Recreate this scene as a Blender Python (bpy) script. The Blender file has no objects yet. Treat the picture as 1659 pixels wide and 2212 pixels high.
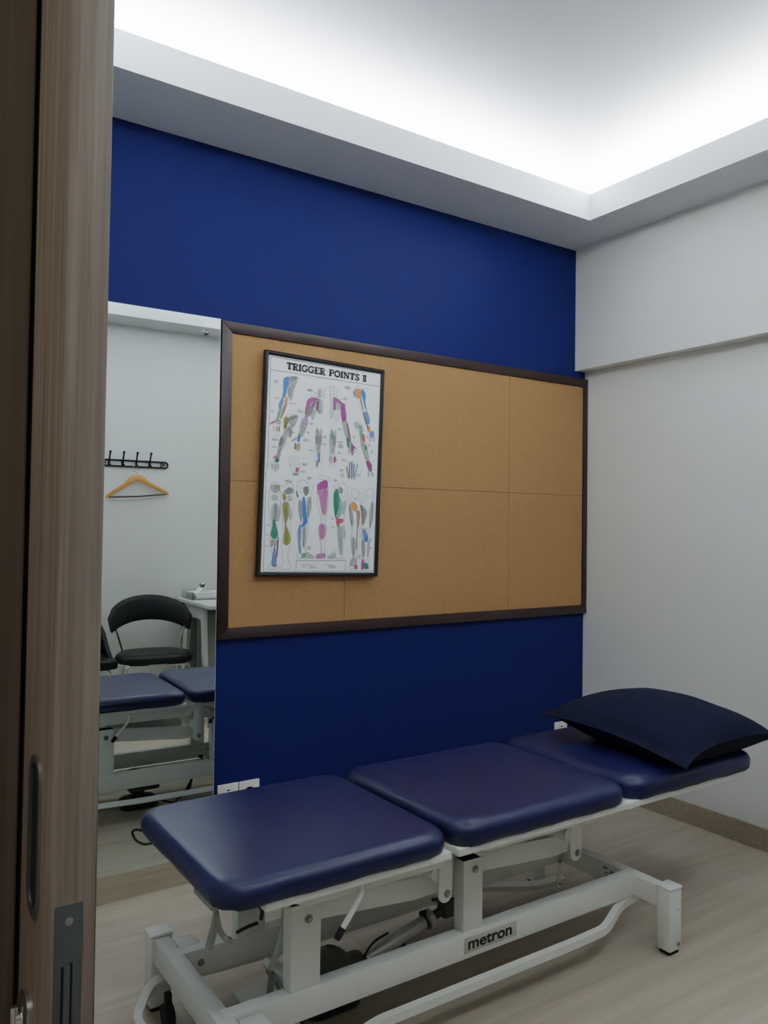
import bpy, bmesh, math, random, json
from mathutils import Vector, Matrix
C = bpy.context.scene.collection
PI = math.pi
random.seed(4)

# ------------------------------------------------------------------ materials
def newmat(name):
    m = bpy.data.materials.new(name); m.use_nodes = True
    return m, m.node_tree.nodes, m.node_tree.links, m.node_tree.nodes['Principled BSDF']

def mat(name, col, rough=.5, metal=0., spec=.5, var=.0, vscale=6., bump=0., bscale=200., coat=0.):
    m, N, L, b = newmat(name)
    b.inputs['Base Color'].default_value = (*col, 1)
    b.inputs['Roughness'].default_value = rough
    b.inputs['Metallic'].default_value = metal
    b.inputs['Specular IOR Level'].default_value = spec
    if coat:
        b.inputs['Coat Weight'].default_value = coat
        b.inputs['Coat Roughness'].default_value = .15
    tc = N.new('ShaderNodeTexCoord')
    if var:
        n = N.new('ShaderNodeTexNoise'); n.inputs['Scale'].default_value = vscale; n.inputs['Detail'].default_value = 4
        L.new(tc.outputs['Object'], n.inputs['Vector'])
        r = N.new('ShaderNodeMapRange'); r.inputs['To Min'].default_value = 1 - var; r.inputs['To Max'].default_value = 1 + var
        L.new(n.outputs['Fac'], r.inputs['Value'])
        mx = N.new('ShaderNodeMix'); mx.data_type = 'RGBA'; mx.blend_type = 'MULTIPLY'; mx.inputs['Factor'].default_value = 1
        mx.inputs['A'].default_value = (*col, 1)
        L.new(r.outputs['Result'], mx.inputs['B'])
        L.new(mx.outputs['Result'], b.inputs['Base Color'])
    if bump:
        n2 = N.new('ShaderNodeTexNoise'); n2.inputs['Scale'].default_value = bscale; n2.inputs['Detail'].default_value = 3
        L.new(tc.outputs['Object'], n2.inputs['Vector'])
        bp = N.new('ShaderNodeBump'); bp.inputs['Strength'].default_value = bump; bp.inputs['Distance'].default_value = .002
        L.new(n2.outputs['Fac'], bp.inputs['Height']); L.new(bp.outputs['Normal'], b.inputs['Normal'])
    return m

def grain(name, cols, scale, rough=.5, fine=4., bump=.05, planks=None):
    """wood-look: noise stretched along one axis; scale = (x,y,z)"""
    m, N, L, b = newmat(name)
    b.inputs['Roughness'].default_value = rough
    tc = N.new('ShaderNodeTexCoord'); mp = N.new('ShaderNodeMapping')
    mp.inputs['Scale'].default_value = scale
    L.new(tc.outputs['Object'], mp.inputs['Vector'])
    n = N.new('ShaderNodeTexNoise'); n.inputs['Scale'].default_value = 1; n.inputs['Detail'].default_value = fine; n.inputs['Roughness'].default_value = .6
    L.new(mp.outputs['Vector'], n.inputs['Vector'])
    cr = N.new('ShaderNodeValToRGB'); e = cr.color_ramp.elements
    e[0].position = .3; e[0].color = (*cols[0], 1); e[1].position = .72; e[1].color = (*cols[-1], 1)
    for i, c in enumerate(cols[1:-1]):
        x = e.new(.3 + .42 * (i + 1) / (len(cols) - 1)); x.color = (*c, 1)
    L.new(n.outputs['Fac'], cr.inputs['Fac'])
    out = cr.outputs['Color']
    if planks:
        br = N.new('ShaderNodeTexBrick')
        br.inputs['Scale'].default_value = 1; br.inputs['Brick Width'].default_value = planks[0]; br.inputs['Row Height'].default_value = planks[1]
        br.inputs['Mortar Size'].default_value = .0012; br.inputs['Mortar Smooth'].default_value = .4
        br.inputs['Color1'].default_value = (1.04, 1.03, 1.02, 1); br.inputs['Color2'].default_value = (.95, .96, .96, 1); br.inputs['Mortar'].default_value = (.86, .85, .84, 1)
        L.new(tc.outputs['Object'], br.inputs['Vector'])
        mx = N.new('ShaderNodeMix'); mx.data_type = 'RGBA'; mx.blend_type = 'MULTIPLY'; mx.inputs['Factor'].default_value = 1
        L.new(out, mx.inputs['A']); L.new(br.outputs['Color'], mx.inputs['B']); out = mx.outputs['Result']
    L.new(out, b.inputs['Base Color'])
    if bump:
        bp = N.new('ShaderNodeBump'); bp.inputs['Strength'].default_value = bump; bp.inputs['Distance'].default_value = .002
        L.new(n.outputs['Fac'], bp.inputs['Height']); L.new(bp.outputs['Normal'], b.inputs['Normal'])
    return m

M = {}
M['white_wall'] = mat('painted_wall_white', (.76, .765, .74), .6, var=.025, vscale=1.2, bump=.05, bscale=160)
M['ceiling'] = mat('painted_ceiling', (.62, .64, .665), .7, bump=.03, bscale=120)
M['soffit'] = mat('painted_soffit', (.70, .72, .74), .7, bump=.03, bscale=120)
M['blue_wall'] = mat('painted_wall_blue', (.0052, .022, .106), .6, spec=.16, var=.05, vscale=1.5, bump=.05, bscale=180)
M['floor'] = grain('vinyl_plank_floor', [(.37, .32, .25), (.435, .38, .305), (.50, .44, .36)], (1.6, 22, 10), .42, 6., .03, planks=(1.2, .18))
M['skirting'] = grain('skirting_wood', [(.32, .275, .20), (.40, .35, .265)], (3, 50, 60), .45)
M['door'] = grain('door_veneer', [(.165, .128, .102), (.225, .183, .152), (.30, .26, .225)], (110, 110, 2.2), .5, 5.)
M['jamb'] = grain('jamb_veneer', [(.095, .075, .055), (.15, .12, .09)], (90, 90, 1.6), .5, 5.)
M['cork'] = mat('cork_sheet', (.335, .19, .088), .85, spec=.2, var=.16, vscale=90, bump=.25, bscale=320)
M['frame_brown'] = mat('dark_brown_frame', (.03, .014, .012), .38, var=.15, vscale=8)
M['black'] = mat('black_lacquer', (.012, .012, .013), .3, bump=.02, bscale=40)
M['blk_plastic'] = mat('black_plastic', (.012, .013, .014), .5, bump=.04)
M['hole'] = mat('dark_recess', (.01, .01, .01), .8, bump=.02)
M['cork_seam'] = mat('grey_seam', (.12, .07, .035), .9, bump=.02)  # dark brown backing that shows in the joints between cork sheets
M['vinyl'] = mat('navy_vinyl', (.0065, .0145, .060), .36, spec=.5, var=.06, vscale=4, bump=.10, bscale=260)
M['vinyl_black'] = mat('black_leatherette', (.006, .008, .008), .42, spec=.35, bump=.12, bscale=220)
M['cloth'] = mat('navy_pillowcase', (.009, .013, .030), .9, spec=.15, var=.12, vscale=9, bump=.12, bscale=500)
M['metal_white'] = mat('white_powder_coat', (.76, .775, .735), .38, var=.03, vscale=5, bump=.05, bscale=300)
M['chrome'] = mat('chrome', (.72, .73, .74), .18, 1.0, bump=.01, bscale=60)
M['dome'] = mat('dark_chrome_dome', (.30, .31, .31), .10, 1.0, bump=.01, bscale=60)
M['steel'] = mat('brushed_steel', (.38, .39, .39), .38, 1.0, var=.1, vscale=14, bump=.03)
M['lockplate'] = mat('dull_lock_plate', (.13, .14, .145), .5, .7, var=.25, vscale=24, bump=.05)
M['alu'] = mat('grey_aluminium', (.55, .55, .54), .4, .6, bump=.03)
M['motor'] = mat('olive_grey_plastic', (.085, .09, .07), .5, bump=.04)
M['plate'] = mat('white_switch_plastic', (.78, .76, .71), .35, bump=.02)
M['paper'] = mat('poster_paper', (.88, .90, .90), .45, var=.01, bump=.01)
M['sheet'] = mat('white_paper', (.8, .8, .78), .8, bump=.02)
M['ink'] = mat('black_ink', (.02, .02, .022), .6, bump=.01)
M['line'] = mat('grey_ink', (.10, .105, .105), .6, bump=.01)
M['hang_wood'] = mat('varnished_beech', (.52, .26, .075), .35, var=.12, vscale=20, bump=.03)
M['bar_wood'] = mat('dark_hanger_bar', (.10, .055, .045), .5, bump=.03)
M['desk'] = mat('pale_grey_laminate', (.56, .58, .57), .5, var=.03, bump=.03)
M['drawer'] = mat('grey_drawer_front', (.36, .37, .35), .5, var=.03, bump=.03)
M['sticker'] = mat('beige_sticker', (.50, .48, .43), .5, bump=.02)
M['rubber'] = mat('black_rubber', (.015, .015, .015), .8, bump=.05)
def mirror_mat():
    m, N, L, b = newmat('mirror_silver')
    b.inputs['Base Color'].default_value = (.86, .91, .88, 1); b.inputs['Metallic'].default_value = 1; b.inputs['Roughness'].default_value = 0.0
    n = N.new('ShaderNodeTexNoise'); n.inputs['Scale'].default_value = 3
    r = N.new('ShaderNodeMapRange'); r.inputs['To Min'].default_value = 0.0; r.inputs['To Max'].default_value = .004
    L.new(n.outputs['Fac'], r.inputs['Value']); L.new(r.outputs['Result'], b.inputs['Roughness'])
    return m
M['mirror'] = mirror_mat()
M['glass_edge'] = mat('mirror_edge', (.62, .72, .70), .25, bump=.02)
def acrylic():
    m, N, L, b = newmat('clear_acrylic')
    b.inputs['Base Color'].default_value = (.88, .92, .92, 1); b.inputs['Roughness'].default_value = .08
    b.inputs['Transmission Weight'].default_value = .9; b.inputs['IOR'].default_value = 1.3
    n = N.new('ShaderNodeTexNoise'); n.inputs['Scale'].default_value = 8
    r = N.new('ShaderNodeMapRange'); r.inputs['To Min'].default_value = .06; r.inputs['To Max'].default_value = .12
    L.new(n.outputs['Fac'], r.inputs['Value']); L.new(r.outputs['Result'], b.inputs['Roughness'])
    return m
M['acrylic'] = acrylic()
POSTER_COL = {'b': (.055, .19, .52), 'i': (.15, .25, .50), 'g': (.47, .49, .49), 'd': (.27, .28, .28), 'o': (.60, .25, .08), 'w': (.36, .22, .15),
              'n': (.19, .38, .27), 'r': (.56, .10, .15), 'y': (.30, .28, .07), 'e': (.04, .24, .16), 'p': (.34, .10, .25), 'm': (.40, .08, .30),
              'v': (.38, .30, .44), 'k': (.52, .22, .42), 't': (.22, .42, .38), 's': (.34, .42, .37)}
for k, c in POSTER_COL.items(): M['ink_' + k] = mat('print_ink_' + k, c, .5, var=.08, vscale=80, bump=.01)

# ------------------------------------------------------------------ mesh helpers
class MB:
    def __init__(s): s.bm = bmesh.new()
    def _idx(s, faces, mi):
        for f in faces: f.material_index = mi
    def box(s, lo, hi, bev=0., mi=0, seg=2):
        r = bmesh.ops.create_cube(s.bm, size=1)
        vs = r['verts']
        for v in vs:
            v.co = Vector([(lo[i] + hi[i]) / 2 + v.co[i] * (hi[i] - lo[i]) for i in range(3)])
        fs = set(f for v in vs for f in v.link_faces)
        s._idx(fs, mi)
        if bev:
            es = list(set(e for v in vs for e in v.link_edges))
            bmesh.ops.bevel(s.bm, geom=es, offset=bev, segments=seg, profile=.5, affect='EDGES', clamp_overlap=True, material=mi)
        return s
    def prism(s, poly, axis, a, b, mi=0, bev=0.):
        """poly: 2-D points in the two other axes (order x<y<z), extruded from a to b along axis"""
        def P(p, t):
            q = [p[0], p[1]]; q.insert(axis, t); return Vector(q)
        va = [s.bm.verts.new(P(p, a)) for p in poly]; vb = [s.bm.verts.new(P(p, b)) for p in poly]
        n = len(poly); fs = [s.bm.faces.new(va[::-1]), s.bm.faces.new(vb)]
        for i in range(n): fs.append(s.bm.faces.new((va[i], va[(i + 1) % n], vb[(i + 1) % n], vb[i])))
        s._idx(fs, mi)
        bmesh.ops.recalc_face_normals(s.bm, faces=fs)
        if bev:
            es = [e for e in set(e for f in fs[:2] for e in f.edges)]
            bmesh.ops.bevel(s.bm, geom=es, offset=bev, segments=2, profile=.5, affect='EDGES', clamp_overlap=True, material=mi)
        return s
    def tube(s, pts, r, seg=12, mi=0, caps=True, closed=False, square=False):
        pts = [Vector(p) for p in pts]; n = len(pts); rings = []
        rr = r if isinstance(r, (list, tuple)) else [r] * n
        prev = None
        for i, p in enumerate(pts):
            if closed: t = (pts[(i + 1) % n] - pts[i - 1])
            else: t = pts[min(i + 1, n - 1)] - pts[max(i - 1, 0)]
            t.normalize()
            if prev is None:
                u = t.cross(Vector((0, 0, 1)))
                if u.length < .1: u = t.cross(Vector((0, 1, 0)))
            else: u = prev - t * prev.dot(t)
            u.normalize(); w = t.cross(u); prev = u
            off = PI / 4 if square else 0
            rings.append([s.bm.verts.new(p + (u * math.cos(off + 2 * PI * k / seg) + w * math.sin(off + 2 * PI * k / seg)) * rr[i]) for k in range(seg)])
        fs = []
        for i in range(n if closed else n - 1):
            A, B = rings[i], rings[(i + 1) % n]
            for k in range(seg): fs.append(s.bm.faces.new((A[k], A[(k + 1) % seg], B[(k + 1) % seg], B[k])))
        if caps and not closed:
            fs.append(s.bm.faces.new(rings[0][::-1])); fs.append(s.bm.faces.new(rings[-1]))
        s._idx(fs, mi)
        bmesh.ops.recalc_face_normals(s.bm, faces=fs)
        return s
    def ball(s, c, r, mi=0, seg=16, sc=(1, 1, 1)):
        q = bmesh.ops.create_uvsphere(s.bm, u_segments=seg, v_segments=seg // 2 + 2, radius=r)
        for v in q['verts']: v.co = Vector([v.co[i] * sc[i] + c[i] for i in range(3)])
        s._idx(set(f for v in q['verts'] for f in v.link_faces), mi)
        return s
    def cyl(s, a, b, r, mi=0, seg=20): return s.tube([a, b], r, seg, mi)
    def rings(s, rings, mi=0, cap0=True, cap1=True):
        R = [[s.bm.verts.new(p) for p in ring] for ring in rings]; fs = []
        for A, B in zip(R, R[1:]):
            n = len(A)
            for k in range(n): fs.append(s.bm.faces.new((A[k], A[(k + 1) % n], B[(k + 1) % n], B[k])))
        if cap0: fs.append(s.bm.faces.new(R[0][::-1]))
        if cap1: fs.append(s.bm.faces.new(R[-1]))
        s._idx(fs, mi); bmesh.ops.recalc_face_normals(s.bm, faces=fs)
        return s
    def poly(s, pts, mi=0):
        f = s.bm.faces.new([s.bm.verts.new(p) for p in pts]); f.material_index = mi; return s
    def build(s, name, mats, parent=None, smooth=35):
        if not isinstance(mats, (list, tuple)): mats = [mats]
        base = Vector(parent_world(parent)) if parent else Vector((0, 0, 0))
        for v in s.bm.verts: v.co -= base
        me = bpy.data.meshes.new(name); s.bm.to_mesh(me); s.bm.free()
        for m in mats: me.materials.append(m)
        if smooth:
            for p in me.polygons: p.use_smooth = True
            me.set_sharp_from_angle(angle=math.radians(smooth))
        o = bpy.data.objects.new(name, me); C.objects.link(o)
        if parent: o.parent = parent
        return o

def parent_world(o):
    v = Vector((0, 0, 0))
    while o: v += Vector(o.location); o = o.parent
    return v
def tag(o, label, cat, group=None, kind=None):
    if label: o['label'] = label
    if cat: o['category'] = cat
    if group: o['group'] = group
    if kind: o['kind'] = kind
    return o
def thing(name, label, cat, loc, group=None):
    o = bpy.data.objects.new(name, None); o.location = loc; o.empty_display_size = .1; C.objects.link(o)
    return tag(o, label, cat, group)
def struct(o): o['kind'] = 'structure'; return o
def catmull(pts, closed, n=6):
    P = [Vector(p) for p in pts]; m = len(P); out = []
    rng = range(m) if closed else range(m - 1)
    for i in rng:
        if closed: a, b, c, d = P[i - 1], P[i], P[(i + 1) % m], P[(i + 2) % m]
        else: a, b, c, d = P[max(i - 1, 0)], P[i], P[i + 1], P[min(i + 2, m - 1)]
        for k in range(n):
            t = k / n
            out.append(.5 * ((2 * b) + (c - a) * t + (2 * a - 5 * b + 4 * c - d) * t * t + (3 * b - a - 3 * c + d) * t ** 3))
    if not closed: out.append(P[-1])
    return out
def rrect(x0, x1, y0, y1, r, n=8, ed=1):
    """rounded rectangle outline, counter-clockwise; each side split in ed pieces"""
    out = []; r = max(r, .0005)
    cs = [(x1 - r, y1 - r, 0), (x0 + r, y1 - r, PI / 2), (x0 + r, y0 + r, PI), (x1 - r, y0 + r, 1.5 * PI)]
    for i, (cx, cy, a0) in enumerate(cs):
        arc = [(cx + r * math.cos(a0 + PI / 2 * k / n), cy + r * math.sin(a0 + PI / 2 * k / n)) for k in range(n + 1)]
        out += arc
        nx, ny, na = cs[(i + 1) % 4]
        q = (nx + r * math.cos(na), ny + r * math.sin(na)); p = arc[-1]
        for k in range(1, ed): out.append((p[0] + (q[0] - p[0]) * k / ed, p[1] + (q[1] - p[1]) * k / ed))
    return out

# ------------------------------------------------------------------ measured room
HS, HB, XB = 2.739, 2.12, -.0734      # soffit, beam underside, beam face
DY = -3.017                            # wall opposite the blue wall
HC = 3.02                              # raised ceiling
LY0, LY1, LX0, LX1 = -.322, -2.752, -2.66, -.333   # inner edge of the cove ring
XL = -2.945                            # inner face of left wall
FH = 2.86

# floor runs out into the corridor
struct(MB().box((-4.7, -4.4, -.1), (.15, .15, 0)).build('floor', M['floor'], None, 0))
struct(MB().box((-3.13, 0, 0), (.15, .14, 3.14)).build('wall_back', M['blue_wall'], None, 0))
struct(MB().box((0, DY, 0), (.14, 0, 3.14)).build('wall_right', M['white_wall'], None, 0))
struct(MB().box((-3.13, DY - .14, 0), (.14, DY, 3.14)).build('wall_front', M['white_wall'], None, 0))
w = MB()
w.box((-3.13, -1.90, 0), (-3.014, 0, 3.14)); w.box((-2.957, -1.90, 0), (XL, 0, 3.14)); w.box((-3.014, -1.0, 0), (-2.957, 0, 3.14))
w.box((-3.13, DY, 2.14), (XL, -1.90, 3.14))
w.box((-3.014, -1.90, 2.14), (-2.957, -1.0, 3.14))
struct(w.build('wall_left', M['white_wall'], None, 0))
struct(MB().box((XL, DY, HC), (0, 0, HC + .12)).build('ceiling', M['ceiling'], None, 0))
# beam along the right wall
struct(MB().box((XB, DY, HB), (0, 0, HC)).build('trim_2', M['white_wall'], None, 0))
# dropped cove ring: flat soffit plus thin upstand
t = MB()
def ring_quads(t, X0, X1, Y0, Y1, x0, x1, y0, y1, z0, z1):
    t.box((X0, y1, z0), (X1, Y1, z1)); t.box((X0, Y0, z0), (X1, y0, z1))
    t.box((X0, y0, z0), (x0, y1, z1)); t.box((x1, y0, z0), (X1, y1, z1))
ring_quads(t, XL, XB, DY, 0, LX0, LX1, LY1, LY0, HS, HS + .015)
ring_quads(t, LX0 - .012, LX1 + .012, LY1 - .012, LY0 + .012, LX0, LX1, LY1, LY0, HS + .015, FH)
struct(t.build('trim_1', M['soffit'], None, 0))
# skirtings
SK, ST = .0933, .012
struct(MB().box((XL, -ST, 0), (0, 0, SK), .0015).build('baseboard_back', M['skirting'], None, 0))
struct(MB().box((-ST, DY, 0), (0, -ST, SK), .0015).build('baseboard_right', M['skirting'], None, 0))
struct(MB().box((XL, DY, 0), (-ST, DY + ST, SK), .0015).build('baseboard_front', M['skirting'], None, 0))
struct(MB().box((XL, -1.90, 0), (XL + ST, -ST, SK), .0015).build('baseboard_left', M['skirting'], None, 0))

# corridor shell behind the camera
struct(MB().box((-4.7, -4.4, 0), (-4.6, .15, 2.6)).build('wall_corridor', M['white_wall'], None, 0))
struct(MB().box((-4.6, -4.5, 0), (-3.13, -4.4, 2.6)).build('wall_corridor_south', M['white_wall'], None, 0))
struct(MB().box((-4.6, .05, 0), (-3.13, .15, 2.6)).build('wall_corridor_north', M['white_wall'], None, 0))
struct(MB().box((-3.13, -4.4, 0), (-3.0, DY - .14, 2.6)).build('wall_corridor_east', M['white_wall'], None, 0))
struct(MB().box((-4.7, -4.5, 2.6), (-3.13, .15, 2.7)).build('ceiling_corridor', M['ceiling'], None, 0))

# door casing that the sliding leaf runs behind
j_ = struct(MB().box((-3.20, -1.935, .02), (-3.011, -1.905, 2.2), .002).build('trim_3', M['jamb'], None, 0))
j_.rotation_euler = (0, .0045, 0); j_.location = (-1.316 * .0045, 0, -3.1 * .0045)
struct(MB().box((-2.962, -1.935, 0), (-2.93, -1.905, 2.2), .002).build('trim_4', M['jamb'], None, 0))

# ------------------------------------------------------------------ sliding door leaf
DX0, DX1, DYE = -3.006, -2.966, -2.072
d = struct(MB().box((DX0, DYE, .012), (DX1, -1.12, 2.13), .0016).build('door_1', M['door'], None, 30))
# flush pull let into the outer face: rim ring + dark tray
def slot_outline(yc, zc, hw, hh, n=10):
    o = []
    for k in range(n + 1): a = PI * k / n; o.append((yc + hw * math.cos(a), zc + hh - hw + hw * math.sin(a)))
    for k in range(n + 1): a = PI + PI * k / n; o.append((yc + hw * math.cos(a), zc - hh + hw + hw * math.sin(a)))
    return o
hy, hz = -2.0, 1.006
mb = MB()
oo = slot_outline(hy, hz, .026, .079); ii = slot_outline(hy, hz, .0185, .0715)
r1 = [(DX0 + .0002, p[0], p[1]) for p in oo]; r2 = [(DX0 - .0028, p[0], p[1]) for p in oo]; r2b = [(DX0 - .003, hy + (p[0] - hy) * .95, hz + (p[1] - hz) * .99) for p in oo]
r3 = [(DX0 - .0026, p[0], p[1]) for p in ii]; r4 = [(DX0 - .0003, p[0], p[1]) for p in ii]
mb.rings([r1, r2, r2b, r3, r4], 0, False, False)
h = mb.build('flush_pull', M['steel'], d); h['label'] = 'long oval metal flush pull'
MB().poly([(DX0 - .0004, p[0], p[1]) for p in ii]).build('pull_recess', M['hole'], h, 0)
def rose(name, x, sgn, y, z):
    mb = MB()
    mb.tube([(x, y, z), (x + sgn * .004, y, z), (x + sgn * .007, y, z)], [.027, .027, .022], 28)
    mb.tube([(x + sgn * .006, y, z), (x + sgn * .012, y, z)], [.010, .009], 16)
    mb.box((min(x + sgn * .009, x + sgn * .017), y - .004, z - .016), (max(x + sgn * .009, x + sgn * .017), y + .004, z + .016), .002)
    o = mb.build(name, M['chrome'], d); o['label'] = 'round chrome thumb turn'; return o
rose('thumb_turn', DX0, -1, -1.982, .818); rose('thumb_turn', DX1, 1, -1.982, .830)
fp = MB(); fp.box((-3.002, DYE - .0012, .77), (-2.977, DYE + .002, .962), .0004)
fo = fp.build('lock_faceplate', M['lockplate'], d, 30); fo['label'] = 'dull scratched lock plate on the leading edge'
s = MB(); s.tube([(-2.9895, DYE - .0010, .9475), (-2.9895, DYE - .0022, .9475), (-2.9895, DYE - .0026, .9475)], [.0038, .0038, .0026], 18); s.box((-2.9898, DYE - .0029, .945), (-2.9892, DYE - .0024, .950))
s.build('screw', M['steel'], fo)
s = MB(); s.box((-2.9955, DYE - .0014, .80), (-2.9935, DYE - .0004, .907)); s.box((-2.9875, DYE - .0014, .80), (-2.9855, DYE - .0004, .909)); s.build('bolt_slot', M['hole'], fo, 0)
s = MB(); s.box((-2.9935, DYE - .0024, .79), (-2.9875, DYE + .001, .906), .0008); s.build('hook_bolt', M['lockplate'], fo)
d.rotation_euler = (0, .0045, 0); d.location = (-1.316 * .0045, 0, -2.985 * .0045)   # the leaf hangs a hair out of plumb

# ------------------------------------------------------------------ mirror on the blue wall
MW, MZ0, MZ1 = .655, .0945, 2.0865
mir = thing('wall_mirror', 'tall frameless mirror on blue wall between door and cork board', 'mirror', (-2.0055, -.0175, MZ0))
mir.rotation_euler = (0, 0, -math.radians(1.19))     # hung a touch proud of the wall at its right edge
def mloc(mb, name, mats, smooth=0): return localbuild(mb, name, mats, mir, smooth)
def localbuild(mb, name, mats, parent, smooth=35):
    base = parent_world(parent)
    for v in mb.bm.verts: v.co += base
    return mb.build(name, mats, parent, smooth)
MH = MZ1 - MZ0
mloc(MB().box((-MW, .0003, 0), (0, .0045, MH)), 'backing', M['glass_edge'])
mloc(MB().poly([(-MW + .0015, 0, .0015), (-.0015, 0, .0015), (-.0015, 0, MH - .0015), (-MW + .0015, 0, MH - .0015)]), 'mirror_glass', M['mirror'])
for x in (-.0575, -.60):
    for z in (1.9315, .9955, .06): mloc(MB().ball((x, -.0035, z), .0098, 0, 18, (1, .75, 1)), 'dome_screw', M['dome'], 35)

# ------------------------------------------------------------------ cork board
BX0, BZ0, BT, FW = -2.0025, .8814, .0241, .0418
BX1, BZ1 = -.0015, BZ0 + 1.2
cb = thing('cork_board', 'large dark-framed cork pinboard covering the blue wall', 'pinboard', (-1.0, -.003, BZ0))
f = MB()
def mitre(f, a, b, c, dd):  # one frame rail as a mitred prism; a,b outer, c,dd inner (x,z)
    f.prism([a, b, c, dd], 1, -BT, -.0006, 0, .0015)
o4 = [(BX0, BZ0), (BX1, BZ0), (BX1, BZ1), (BX0, BZ1)]; g = .0003
i4 = [(BX0 + FW, BZ0 + FW), (BX1 - .0295, BZ0 + FW), (BX1 - .0295, BZ1 - FW), (BX0 + FW, BZ1 - FW)]
for k in range(4):
    fr = MB(); mitre(fr, o4[k], o4[(k + 1) % 4], i4[(k + 1) % 4], i4[k]); fr.build('frame_rail', M['frame_brown'], cb)
q = MB(); CY = -.0165
cx = [i4[0][0], -1.4485, -.538, i4[1][0]]; cz = [i4[0][1], 1.481, i4[2][1]]
q.box((cx[0] - .003, CY + .001, cz[0] - .003), (cx[-1] + .003, -.004, cz[-1] + .003), 0, 1)
# the sheets are butted: five pieces with hairline joints
e = .0009
pieces = [(cx[0], cx[1], cz[0], cz[1]), (cx[1], cx[2], cz[0], cz[1]), (cx[2], cx[3], cz[0], cz[1]), (cx[0], cx[2], cz[1], cz[2]), (cx[2], cx[3], cz[1], cz[2])]
for a, b, c, dd in pieces: q.box((a + e, CY - .001, c + e), (b - e, CY + .0015, dd - e), .0006)
q.build('cork_sheet', [M['cork'], M['cork_seam']], cb, 0)

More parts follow.
